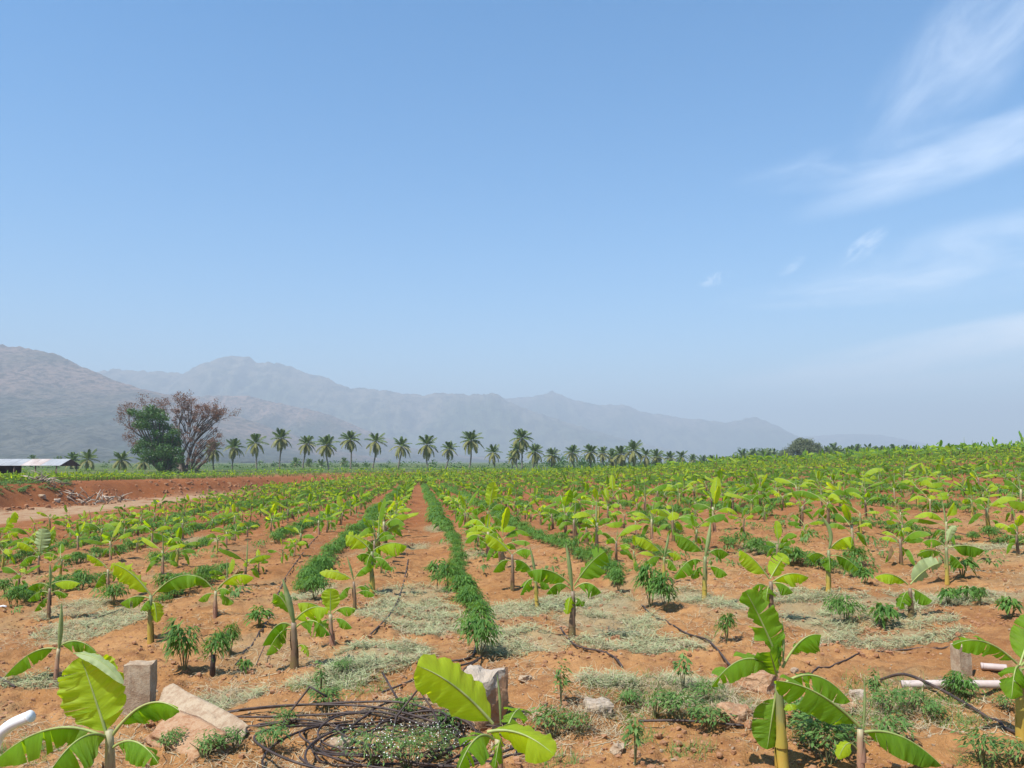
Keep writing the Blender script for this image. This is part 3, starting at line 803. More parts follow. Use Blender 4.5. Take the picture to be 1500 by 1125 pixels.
hero('banana plant with a pale round-topped leaf standing upright', (57, 842), (57, 814), [
    (58, 812, 62, 774, 24, 0, D(tears=0, mat='leaf_pale', blunt=3.2)),
    (55, 812, 25, 794, 20, .03, U(arch=.3, fold=45, mat='leaf_new', tears=1)),
    (55, 816, 28, 828, 22, .04, U(arch=.45, fold=50, tears=2)),
    (60, 814, 84, 816, 22, .04, U(arch=.4, fold=50, tears=2)),
    (58, 812, 80, 776, 14, -.1, D()),
], sm='stem_b', r=.026)
hero('dark banana plant with a bright leaf reaching back over the bean bushes', (158, 872), (158, 834), [
    (157, 832, 127, 812, 22, .02, U(arch=.2, fold=45, mat='leaf_new', tears=2)),
    (160, 832, 205, 852, 30, .06, U(arch=.45, fold=52, tears=2, mat='leaf_new')),
    (156, 840, 138, 862, 24, .04, U(arch=.5, fold=50, tears=2)),
    (161, 840, 178, 848, 24, .04, U(arch=.5, fold=50, tears=2)),
], sm='stem_p', r=.028)
hero('banana plant cut by the frame edge with one leaf standing like a blade', (-2, 822), (-1, 790), [
    (0, 786, 22, 750, 20, .02, U(arch=.1, fold=40, roll=20, mat='leaf_new', tears=1)),
    (1, 790, 26, 780, 18, .02, U(arch=.3, fold=50, mat='leaf_new')),
    (0, 795, 14, 800, 18, .05, U(arch=.4, fold=50)),
], r=.026)
hero('banana plant whose tall bright leaf stands above the row beside the leafy strip', (716, 786), (715, 748), [
    (716, 746, 724, 706, 20, .02, D(mat='leaf_new', fold=28, roll=25)),
    (713, 750, 690, 750, 22, .04, U(arch=.5, fold=50, tears=2)),
    (718, 750, 740, 742, 24, .04, U(arch=.6, fold=50, tears=2)),
    (712, 756, 698, 772, 20, .05, U(arch=.5, fold=50, tears=2)),
    (718, 758, 738, 770, 20, .05, U(arch=.5, fold=50, tears=2)),
    (714, 752, 704, 738, 20, .0, U(arch=.4, fold=50)),
], r=.03)

# ---- general plants: a pool of leaf meshes shared by every copy
def pool_leaf(kind, seed, n=12, cols=2, sides=4, lod=0):
    rnd = random.Random(seed); mb = MB(); L = rnd.uniform(.44, .60) * (.82 if kind == 'up' else 1); w = rnd.uniform(.085, .122) * (.72 if kind == 'up' else 1)
    if kind == 'arch':
        a = R(rnd.uniform(35, 60)); P1 = Vector((math.cos(a), 0, math.sin(a))) * L * .62
        P2 = Vector((L * rnd.uniform(.72, .9), rnd.uniform(-.06, .06), L * rnd.uniform(-.02, .35)))
        fold = rnd.uniform(30, 58)
    elif kind == 'droop':
        a = R(rnd.uniform(20, 45)); P1 = Vector((math.cos(a), 0, math.sin(a))) * L * .6
        P2 = Vector((L * rnd.uniform(.5, .7), rnd.uniform(-.06, .06), -L * rnd.uniform(.12, .45))); fold = rnd.uniform(38, 66)
    elif kind == 'up':
        P1 = Vector((L * .06, 0, L * .55)); P2 = Vector((L * rnd.uniform(.2, .42), 0, L * rnd.uniform(.82, .95))); fold = rnd.uniform(5, 35)
    if kind == 'spear':
        P2 = Vector((L * .14, 0, L * .8))
        mb.tube(bez(Vector((0, 0, -.05)), Vector((0, 0, L * .4)), P2, 6), [.008, .013, .012, .009, .005, .001], 5, 0, False)
        return mb
    leaf(mb, Vector((0, 0, 0)), P1, P2, w, fold=fold, roll=rnd.uniform(-14, 14), pet=rnd.uniform(.1, .24), n=n, cols=cols,
         seed=seed, tears=rnd.choice([0, 1, 2, 3]) if n > 8 else 0, rib_r=.006, ref=(-.15, 0, 1), ribsides=sides, rib=1, blunt=2.6)
    return mb
POOL = {}
for kind, cnt in (('arch', 9), ('droop', 8), ('up', 5)):
    POOL[kind] = [pool_leaf(kind, 100 + 31 * i + len(kind)) for i in range(cnt)]
PM = {k: [m.mesh('leaf', [M['leaf'], M['rib']]) for m in v] for k, v in POOL.items()}
PMN = {k: [m.mesh('leaf', [M['leaf_new'], M['rib']]) for m in v] for k, v in POOL.items()}
SPEAR = [pool_leaf('spear', 5 + i).mesh('rolled_leaf', [M['leaf_pale']]) for i in range(3)]
DEADL = [POOL['droop'][i].mesh('leaf', [M['leaf_dead'], M['leaf_dead']]) for i in range(3)]
def pool_stem(seed, mat):
    mb = MB(); stem(mb, (0, 0, -.08), (random.Random(seed).uniform(-.03, .03), 0, .36), .030, .017, seed, 8, 7)
    sheath(mb, Vector((0, 0, -.08)), Vector((0, 0, .36)), (.03, .017), seed, .2, .8)
    return mb.mesh('false_stem', [M[mat]])
STEMS = [pool_stem(i, m) for i, m in enumerate(('stem_b', 'stem_y', 'stem_b', 'stem_p'))]
def plan(rnd):
    """which leaves a plant carries: (kind, index, azimuth, height on the stem, tilt, size, new?)"""
    out = []; n = rnd.randint(6, 10); a = rnd.uniform(0, 6.28)
    for i in range(n):
        s = i / (n - 1)
        kind = 'droop' if s < .4 else 'arch' if s < .85 or rnd.random() < .72 else 'up'
        out.append((kind, rnd.randrange(len(POOL[kind])), a, .17 + .19 * s + rnd.uniform(-.02, .02), rnd.uniform(-12, 12),
                    (.62 + .50 * s) * rnd.uniform(.75, 1.15), s > .5 and rnd.random() < .48))
        a += 2.4 + rnd.uniform(-.5, .5)
    return out, rnd.random() < .5
def generic(x, y, label, sc, rnd, grp=BAN):
    e = empty('banana_plant', (x, y, gz1(x, y)), 0, sc); tag(e, label, 'banana plant', grp)
    o = link('false_stem', rnd.choice(STEMS), e); lean = (rnd.uniform(-.07, .07), rnd.uniform(-.07, .07)); o.rotation_euler = (lean[0], lean[1], rnd.uniform(0, 6))
    pl, sp = plan(rnd)
    for kind, i, az_, h, tilt, k, new in pl:
        dead = kind == 'droop' and rnd.random() < .10
        me = DEADL[i % 3] if dead else (PMN if new else PM)[kind][i]
        q = link('leaf', me, e, (0, 0, h)); q.rotation_euler = Euler((R(tilt * .5), R(tilt), az_)); q.scale = (k, k, k)
    if sp:
        q = link('rolled_leaf', rnd.choice(SPEAR), e, (0, 0, .34)); q.rotation_euler = (0, 0, rnd.uniform(0, 6)); k = rnd.uniform(.6, 1.1); q.scale = (k, k, k)
    return e
ROWS = [(-2.65, 'second row left of the bare path'), (-0.7, 'row just left of the bare path'),
        (1.4, 'first row right of the bare path'), (3.4, 'second row right of the bare path'),
        (5.1, 'third row right of the bare path'), (7.0, 'fourth row right of the bare path'),
        (-4.6, 'third row left of the bare path'), (-6.5, 'fourth row left of the bare path'),
        (-8.4, 'fifth row left of the bare path'), (-10.3, 'sixth row left of the bare path'),
        (-12.2, 'seventh row left of the bare path'), (-14.1, 'row nearest the sandy track'), (-16.0, None)]
nx_ = ['fifth', 'sixth', 'seventh', 'eighth', 'ninth', 'tenth', 'eleventh', 'twelfth', 'thirteenth', 'fourteenth']
o_ = 8.9
for i in range(62):
    ROWS.append((o_, nx_[i] + ' row right of the bare path' if i < len(nx_) else None)); o_ += 1.9
def in_view(x, y, z=0, m=60):
    if y < 2: return False
    px, py = px_of((x, y, z)); return -m < px < 1500 + m
rn = random.Random(11); rg = np.random.default_rng(5)
cand = []
for off, nm in ROWS:
    y = 9.8 + rn.uniform(0, 1.2)
    if off > 8: y = 8.6 + rn.uniform(0, 1.2)
    while y < 175:
        x = off + ROW * y + rn.uniform(-.14, .14)
        y1 = np.interp(x, [-30, 0, 30, 60], [92, 98, 122, 150])
        if y > y1: break
        if in_view(x, y) and x > bank_x(y) + 6 and (off > -15 or y > 60) and rn.random() > (.17 if off > 4 else .10):
            if min((x - a) ** 2 + (y - b) ** 2 for a, b in HERO) > .8:
                cand.append([x, y, off, nm])
        y += rn.uniform(.95, 1.25) if off in (-.7, 1.4) else rn.uniform(1.25, 1.7)
cand.sort(key=lambda c: c[1])
near = cand[:300 - len(HERO)]; rest = cand[len(near):]
ordn = ['first', 'second', 'third', 'fourth', 'fifth', 'sixth', 'seventh', 'eighth', 'ninth', 'tenth']
seen = {}
for x, y, off, nm in near:
    k = seen.get(off, 0); seen[off] = k + 1
    if nm is None: lab = 'banana plant in the crowded rows climbing the slope at the far side'
    elif k < 8: lab = '%s banana beyond the front plants, %s' % (ordn[k], nm)
    else: lab = 'small distant banana plant deep in the %s' % nm
    generic(x, y, lab, rn.uniform(.66, 1.38) * (1.14 if off > 2 else 1.05 if off in (-.7, 1.4) else .92), rn)
# the rest of the field: joined, three levels of leaf detail
def plant_temp(seed, n, cols, nmax):
    rnd = random.Random(seed); mb = MB(); pl, sp = plan(rnd)
    for kind, i, az_, h, tilt, k, new in pl[-nmax:]:
        src = pool_leaf(kind, 100 + 31 * i + len(kind), n, cols, 3)
        if n < 8: src = MBcut(src)
        mt = Matrix.Translation((0, 0, h)) @ Euler((R(tilt * .5), R(tilt), az_)).to_matrix().to_4x4() @ Matrix.Scale(k, 4)
        mb.add([mt @ Vector(v) for v in src.v], src.f, 0); mb.m[-len(src.f):] = [(1 if q == 1 else 2 if new else 0) for q in src.m]
    b = len(mb.f); mb.tube([(0, 0, -.05), (0, 0, .22), (0, 0, .36)], [.034, .026, .018], 4, 3, False)
    return mb.arrays()
def MBcut(src):                        # drop the midrib tube on distant leaves
    o = MB(); o.v = src.v; o.uv = src.uv; o.t = src.t
    keep = [i for i, m in enumerate(src.m) if m == 0]
    o.f = [src.f[i] for i in keep]; o.m = [0] * len(keep); return o
FM = [M['leaf_far'], M['rib'], M['leaf_new'], M['stem_b']]
T1 = [plant_temp(300 + i, 7, 1, 8) for i in range(10)]
T2 = [plant_temp(400 + i, 5, 1, 7) for i in range(10)]
def batch(name, pts, temps, lo, hi, lab, grp=BAN):
    P = np.array([[p[0], p[1], 0] for p in pts]); P[:, 2] = gz(P[:, 0], P[:, 1])
    o = link(name, scatter(name, temps, P, rg.uniform(0, 6.28, len(P)), rg.uniform(lo, hi, len(P)), FM, rg))
    tag(o, lab, 'banana plants', None, 'stuff'); return o
mid_ = [p for p in rest if p[1] < 60]; far_ = [p for p in rest if p[1] >= 60]
batch('banana_rows', mid_, T1, .65, 1.4, 'mass of young banana plants beyond the nearest rows, in lines on red soil')
batch('banana_rows', far_, T2, .8, 1.45, 'hazy green mass of banana plants near the end of the field')
# older, denser plantation that closes the field, and the small plants on the terrace by the shed
band = []
for _ in range(6500):
    y = rn.uniform(90, 175); x = rn.uniform(-.66 * y, .66 * y)
    y1 = float(np.interp(x, [-30, 0, 30, 60], [92, 98, 122, 150]))
    if y < y1 + 2 or y > y1 + 42 or x < bank_x(y) + 4: continue
    band.append((x, y))
batch('older_banana_belt', band, T2, 1.1, 2.0, 'belt of taller banana plants closing the far end of the field')
crest = []
for _ in range(1500):
    y = rn.uniform(118, 185); x = rn.uniform(30, .66 * y)
    if x / y < .42 and rn.random() < .55: continue
    crest.append((x, y))
batch('crest_bananas', crest, T2, 1.5, 3.4, 'tall older banana plants on the crest of the slope against the sky')
ter = []
for _ in range(1700):
    y = rn.uniform(60, 175); x = rn.uniform(-.66 * y, bank_x(y) - 5 + 30 * (y > 125))
    if y < 85 and rn.random() < .6: continue
    ter.append((x, y))
batch('terrace_bananas', ter, T2, .9, 1.6, 'scattered small banana plants on the terrace behind the red bank')

# ================================================================ intercrop bushes, weeds, grass
def bush_mb(seed, n, rx, rz, ll, lw, segs=2, droop=.6, mat=0, stems=5, h0=.05, base_open=.0, flower=0, spread=1.0):
    rnd = random.Random(seed); mb = MB(); lobes = [(rnd.uniform(-.4, .4) * rx, rnd.uniform(-.4, .4) * rx, rnd.uniform(.35, .7)) for _ in range(5)]
    for _ in range(stems):
        a = rnd.uniform(0, 6.28); rr = rnd.uniform(.2, .7) * rx; t = Vector((math.cos(a) * rr, math.sin(a) * rr, rz * rnd.uniform(.6, .95)))
        mb.tube([Vector((0, 0, -.04)), t * .5 + Vector((0, 0, rz * .12)), t], [.006, .0045, .002], 4, 1, False)
    for i in range(n):
        lo = rnd.choice(lobes); a = rnd.uniform(0, 6.28); el_ = rnd.uniform(-.5, 1.4); q = rnd.random() ** .4
        c = Vector((lo[0] + math.cos(a) * math.cos(el_) * rx * .62 * q, lo[1] + math.sin(a) * math.cos(el_) * rx * .62 * q,
                    h0 + rz * (lo[2] + .42 * math.sin(el_) * q)))
        if c.z < .015: c.z = .015 + rnd.random() * .05
        oa = math.atan2(c.y, c.x) + rnd.uniform(-.9, .9); L = ll * rnd.uniform(.6, 1.25); W = lw * rnd.uniform(.7, 1.2)
        T = Vector((math.cos(oa), math.sin(oa), rnd.uniform(-.7, .55))).normalized(); Sd = T.cross(Vector((0, 0, 1))).normalized()
        Sd = (Sd + Vector((0, 0, rnd.uniform(-.5, .5)))).normalized()
        vs = []; k = segs * 2
        for s in range(segs + 2):
            x = s / (segs + 1); w = W * .5 * (math.sin(math.pi * min(1, x * .95 + .04)) ** .8) if 0 < s < segs + 1 else W * .03
            p = c + T * L * x + Vector((0, 0, -droop * L * x * x))
            vs += [p - Sd * w, p + Sd * w]
        fs = [(2 * s, 2 * s + 1, 2 * s + 3, 2 * s + 2) for s in range(segs + 1)]
        mb.add(vs, fs, mat, tint=rnd.random())
    for _ in range(flower):
        a = rnd.uniform(0, 6.28); q = rnd.random() ** .5; p = Vector((math.cos(a) * rx * q, math.sin(a) * rx * q, h0 + rz * (1.1 - .45 * q) + rnd.uniform(-.03, .04)))
        r_ = rnd.uniform(.0035, .006)
        mb.add([p + Vector(v) * r_ for v in ((1, 0, 0), (0, 1, 0), (-1, 0, 0), (0, -1, 0), (0, 0, 1), (0, 0, -1))],
               [(0, 1, 4), (1, 2, 4), (2, 3, 4), (3, 0, 4), (1, 0, 5), (2, 1, 5), (3, 2, 5), (0, 3, 5)], 2)
    return mb
BM = [M['bush'], M['petal_stem'], M['flower']]; WM = [M['weed'], M['petal_stem'], M['flower']]
BUSHM = [bush_mb(10 + i, 420, .25, .30, .070, .022, 1) .mesh('foliage', BM) for i in range(6)]
BUSHS = [bush_mb(30 + i, 190, .24, .27, .085, .028, 1).mesh('foliage', BM) for i in range(5)]
TALLB = [bush_mb(50 + i, 340, .17, .42, .075, .022, 1, droop=.7, stems=7).mesh('foliage', BM) for i in range(3)]
LOWB = [bush_mb(60 + i, 120, .15, .15, .07, .026, 2).mesh('foliage', BM) for i in range(3)]
BUS = 'leafy intercrop bushes planted between the banana rows'
def put_bush(x, y, lab, mesh, k=1, grp=BUS, nm='bean_bush', cat='bush', kz=1):
    o = link(nm, mesh, None, (x, y, gz1(x, y) - .01)); o.rotation_euler = (0, 0, rn.uniform(0, 6.28)); o.scale = (k, k, k * kz)
    tag(o, lab, cat, grp); return o
for px, py, lab, pool, k in (
        (270, 985, 'upright leafy bush behind the square stone post', TALLB, .95), (312, 985, 'thin bush with a dark cut stalk at its side', TALLB, .72),
        (337, 960, 'small drooping bush on the drip line near the thin bush', TALLB, .6), (379, 918, 'low round bush left of the thick brown banana stem', LOWB, 1.1),
        (358, 985, 'tiny seedling bush on bare soil past the thin bush', LOWB, .55), (702, 958, 'nearest bush of the central leafy strip, by the white-faced rock', BUSHM, .95),
        (700, 925, 'second bush of the central leafy strip, pale tips', BUSHM, .8), (674, 880, 'broad bush of the central strip beside the thin dry stake', BUSHM, 1.0),
        (690, 898, 'bush bulging toward the pale cut grass in the central strip', BUSHM, .85), (655, 862, 'bush of the central strip leaning over the bare path', BUSHM, 1.0),
        (953, 890, 'leggy bush left of a pair standing in the straw', TALLB, 1.05), (975, 896, 'narrower leggy bush right of a pair standing in the straw', TALLB, .95),
        (906, 868, 'small bush in front of the slim yellow-leaved banana plant', TALLB, .65), (1065, 940, 'small bush on the black drip line before the tall banana plant', TALLB, .55),
        (1239, 908, 'dense dark bush between two pale grass mats', BUSHM, .72), (1295, 918, 'small feathery bush right of the dense dark bush', LOWB, 1.15),
        (1268, 852, 'little bush by the lone banana with the bent spear', LOWB, 1.0), (1390, 885, 'two-leaved seedling under the tall pale banana plant', LOWB, .9),
        (1418, 882, 'small seedling bush at the end of a straw line', LOWB, .9), (1436, 888, 'upright seedling by the right frame edge', TALLB, .45),
        (1480, 905, 'small bush by the frame edge among straw', LOWB, 1.0), (248, 872, 'bush hugging the long leaf of the wide V banana plant', BUSHM, .9),
        (165, 886, 'bush at the foot of the dark banana plant', BUSHM, .9), (8, 872, 'bush at the frame edge left of the oval-leaved banana plant', BUSHM, .75),
        (450, 865, 'bush behind the pale spear of the thick brown plant', BUSHM, 1.05), (470, 845, 'bush behind the flat-leaved banana plant', BUSHM, 1.05),
        (460, 878, 'rounded bush on straw above the yellow-green plant', BUSHM, .9), (640, 845, 'wispy bush with a thin dry stake in front of the central strip', LOWB, 1.3),
        (40, 880, 'low bush beside the white scrap of plastic', LOWB, 1.3), (1410, 845, 'dark bush behind the tall pale banana plant', LOWB, 1.3),
        (1160, 830, 'round dark bush in the gap of the fourth row', BUSHM, .9), (1250, 830, 'round dark bush behind the lone banana plant', BUSHM, .9)):
    p = on_ground(px, py); put_bush(p.x, p.y, lab, rn.choice(pool), k)
IROWS = [(.75, 'central leafy strip right of the bare path'), (-1.68, 'first leafy strip left of the bare path'), (2.75, 'second leafy strip right of the bare path'),
         (4.25, 'third leafy strip right of the bare path'), (-3.6, 'second leafy strip left of the bare path'), (-5.5, 'third leafy strip left of the bare path'),
         (-7.4, 'fourth leafy strip left of the bare path'), (-9.3, 'fifth leafy strip left of the bare path'), (-11.2, 'leafy strip toward the sandy track'),
         (6.05, 'fourth leafy strip right of the bare path'), (7.95, 'fifth leafy strip right of the bare path'), (9.85, 'sixth leafy strip right of the bare path'),
         (11.75, 'seventh leafy strip right of the bare path')]
for i in range(16): IROWS.append((13.65 + 1.9 * i, None))
bc = []
for off, nm in IROWS:
    y = {.75: 9.6, -1.68: 12.2, 2.75: 11.5, 4.25: 14}.get(off, 11 + rn.uniform(0, 2))
    dens = 1.0 if off in (.75, -1.68, 2.75) else .82; thr = -.8 if dens == 1 else (-.30 if off < 4 else .02)
    gapn = rn.uniform(0, 50)
    while y < 92:
        x = off + ROW * y + .10 * math.sin(y * .35 + off) + rn.uniform(-.06, .06)
        g_ = float(vn(np.array([y * .28 + gapn]), np.array([off]), 77)[0])
        if off == .75 or g_ > thr:
            if in_view(x, y): bc.append((x, y, off, nm, 1.0 + .12 * (y > 20)))
        y += rn.uniform(.30, .42) * (1 if y < 30 else 1.15)
bc.sort(key=lambda c: c[1])
bn, br = bc[:268], bc[268:]
cnt = {}
for x, y, off, nm, k in bn:
    i = cnt.get(off, 0); cnt[off] = i + 1
    lab = 'dark green bush within the %s' % nm if nm else 'dark green bush between the crowded rows on the slope'
    if i < 5 and nm: lab = '%s small bush beyond the front ones, %s' % (ordn[i], nm)
    put_bush(x, y, lab, rn.choice(BUSHM if y < 15 else BUSHS), rn.uniform(.55, 1.0) * k * (.76 if off == .75 else .95), kz=rn.uniform(.7, 1.2))
TB = [bush_mb(80 + i, 46, .26, .28, .16, .06, 1, stems=0).arrays() for i in range(6)]
P = np.array([[c[0], c[1], 0] for c in br]); P[:, 2] = gz(P[:, 0], P[:, 1]) - .02
o = link('bean_rows', scatter('bean_rows', TB, P, rg.uniform(0, 6.28, len(P)), rg.uniform(.75, 1.15, len(P)), BM, rg))
tag(o, 'dark green leafy strips running on into the distance between banana rows', 'bushes', None, 'stuff')
pp = []
for _ in range(260):                                    # low teal crop along the terrace edge, scattered weeds over the slope
    y = rn.uniform(66, 82); x = bank_x(y) - rn.uniform(3, 9)
    if -.64 * y < x < -.53 * y: pp.append((x, y))
P = np.array([[c[0], c[1], 0] for c in pp]); P[:, 2] = gz(P[:, 0], P[:, 1]) - .02
o = link('terrace_crop', scatter('terrace_crop', TB, P, rg.uniform(0, 6.28, len(P)), rg.uniform(.5, 1.0, len(P)), WM, rg))
tag(o, 'low blue-green crop along the top of the red bank', 'crop', None, 'stuff')
pp = []
while len(pp) < 1700:
    y = rn.uniform(11, 110); x = rn.uniform(-.66, .66) * y; off = x - ROW * y
    if -19 < off and (rn.random() < .5 or off > 6) and not (-.3 < off < .5): pp.append((x, y))
P = np.array([[c[0], c[1], 0] for c in pp]); P[:, 2] = gz(P[:, 0], P[:, 1]) - .02
TW = [bush_mb(90 + i, 22, .16, .13, .07, .03, 1, stems=0).arrays() for i in range(5)]
o = link('field_weeds', scatter('field_weeds', TW, P, rg.uniform(0, 6.28, len(P)), rg.uniform(.6, 1.4, len(P)), WM, rg))
tag(o, 'small green weeds sprinkled between the rows', 'weeds', None, 'stuff')

# cut grass mats and dry straw: thin blades lying on the soil
def blades(name, n, gen, L, W, lift, mats, lab, cat, seed, stand=0.0, bend=.3):
    r = np.random.default_rng(seed); P = np.array(gen(n, r)); n = len(P)
    a = r.uniform(0, 2 * np.pi, n); l = L * r.uniform(.4, 1.3, n); w = W * r.uniform(.6, 1.3, n)
    pitch = r.normal(0, .22, n) + stand * r.uniform(.4, 1.0, n)
    D_ = np.stack([np.cos(a) * np.cos(pitch), np.sin(a) * np.cos(pitch), np.sin(pitch)], -1)
    Sd = np.stack([-np.sin(a), np.cos(a), r.uniform(-.4, .4, n)], -1)
    z0 = gz(P[:, 0], P[:, 1]); C = np.stack([P[:, 0], P[:, 1], z0 + lift * r.random(n) ** 1.5], -1)
    cb_ = np.stack([r.normal(0, 1, n), r.normal(0, 1, n), -np.abs(r.normal(0, 1, n))], -1) * (l * bend * .4)[:, None]
    st = -.5 if stand == 0 else 0
    V = []
    for s in (0, .35, .7, 1.0):
        c = C + D_ * (l * (s + st))[:, None] + cb_ * (s * s if stand else 4 * s * (1 - s) * .5); ww = (w * (1 - .75 * s) if stand else w)[:, None]
        V += [c - Sd * ww / 2, c + Sd * ww / 2]
    V = np.stack(V, 1)
    if not stand: V[:, :, 2] = np.maximum(V[:, :, 2], gz(V[:, :, 0].ravel(), V[:, :, 1].ravel()).reshape(n, -1) + .002)
    b = (np.arange(n) * 8)[:, None, None]; q = np.array([[0, 1, 3, 2], [2, 3, 5, 4], [4, 5, 7, 6]])[None]
    me = np_mesh(name, V.reshape(-1, 3), (q + b).reshape(-1, 4), mats, tint=np.repeat(r.random(n), 8), smooth=False)
    o = link(name, me); tag(o, lab, cat, None, 'stuff'); return o
def in_mats(lst):
    def gen(n, r):
        area = np.array([a * b * (700 - 0) / (y - 640) ** 1.2 for x, y, a, b in lst]); pr = area / area.sum(); out = []
        Gs = [(on_ground(x, y), a, b) for x, y, a, b in lst]
        ks = r.choice(len(lst), n, p=pr)
        for k in ks:
            g_, a, b = Gs[k]; t = r.uniform(0, 2 * np.pi); q = r.random() ** .5 * 1.12
            sx_ = a * g_.y / F; sy_ = b / (abs(g_.z) / g_.y * F / g_.y)
            x = g_.x + math.cos(t) * q * sx_; y = g_.y + math.sin(t) * q * sy_
            if vn(np.array([x * 3.1]), np.array([y * 3.1]), 88)[0] > -.35: out.append((x, y))
        return out
    return gen
blades('cut_grass', 34000, in_mats(MATS_PX), .15, .0042, .06, [M['hay']], 'pale grey-green mats of cut grass drying between the front rows', 'cut grass', 1)
blades('dry_straw', 12000, in_mats(MATS_PX), .16, .004, .05, [M['straw']], 'brownish dead stalks mixed into the cut grass mats', 'straw', 6)
def front(n, r):
    y = 4.0 + 7.5 * r.random(n) ** 1.2; x = r.uniform(-.66, .66, n) * y; m = fbm(x * .9, y * .9, 3, 97) + .5 * (np.abs(y - 5.3) < .5) > .10
    return np.stack([x[m], y[m]], -1)
blades('dry_straw', 24000, front, .12, .0035, .02, [M['straw']], 'dry straw and dead stalks strewn over the front of the field', 'straw', 2)
def field_straw(n, r):
    y = 11 + 26 * r.random(n) ** 1.3; x = r.uniform(-.66, .66, n) * y; m = fbm(x * .7, y * .7, 3, 197) > .12
    return np.stack([x[m], y[m]], -1)
blades('dry_straw', 14000, field_straw, .16, .006, .02, [M['straw']], 'thin straw scattered across the soil between middle rows', 'straw', 3)

# weed patches of the front strip (px centre, px half sizes, kind)
def patch_gen(lst):
    def gen(n, r):
        Gs = [(on_ground(x, y), a, b) for x, y, a, b in lst]; w = np.array([a * b for x, y, a, b in lst], float); ks = r.choice(len(lst), n, p=w / w.sum()); out = []
        for k in ks:
            g_, a, b = Gs[k]; t = r.uniform(0, 2 * np.pi); q = r.random() ** .6
            out.append((g_.x + math.cos(t) * q * a * g_.y / F, g_.y + math.sin(t) * q * b / (abs(g_.z) / g_.y * F / g_.y)))
        return out
    return gen
GR = [(1410, 1060, 45, 10), (1180, 1080, 30, 14), (1010, 1098, 35, 10), (1450, 1010, 30, 8), (1290, 1010, 60, 16), (940, 1090, 30, 12), (815, 1118, 40, 8), (30, 1110, 50, 20), (1440, 1120, 40, 10), (960, 1020, 110, 26),
      (1050, 1030, 60, 24), (500, 1010, 80, 18), (1240, 1060, 60, 30), (1330, 1040, 70, 20), (1370, 1020, 60, 15)]
blades('green_grass', 5200, patch_gen(GR), .085, .0045, 0, [M['grassy']], 'short green grass tufts in the weedy front strip', 'grass', 4, stand=1.0)
blades('dead_stalks', 5200, patch_gen([(960, 1010, 120, 26), (1060, 1035, 70, 26), (330, 1030, 50, 14), (850, 1050, 70, 16), (600, 1060, 130, 20), (1290, 1050, 80, 24), (310, 1080, 40, 14)]), .16, .0035, .02, [M['straw']], 'tangle of dead grey-brown stalks in the weedy front strip', 'stalks', 5, stand=.5, bend=.6)
WEED = [bush_mb(110 + i, 260, .20, .17, .045, .017, 1, droop=.3, stems=8, flower=0).mesh('foliage', WM) for i in range(3)]
WEEDF = [bush_mb(120 + i, 430, .30, .20, .038, .009, 1, droop=.3, stems=14, flower=55).mesh('foliage', WM) for i in range(2)]
WTALL = [bush_mb(130 + i, 90, .08, .34, .05, .026, 1, droop=.5, stems=4).mesh('foliage', WM) for i in range(3)]
WG = 'weeds growing along the front strip of the field'
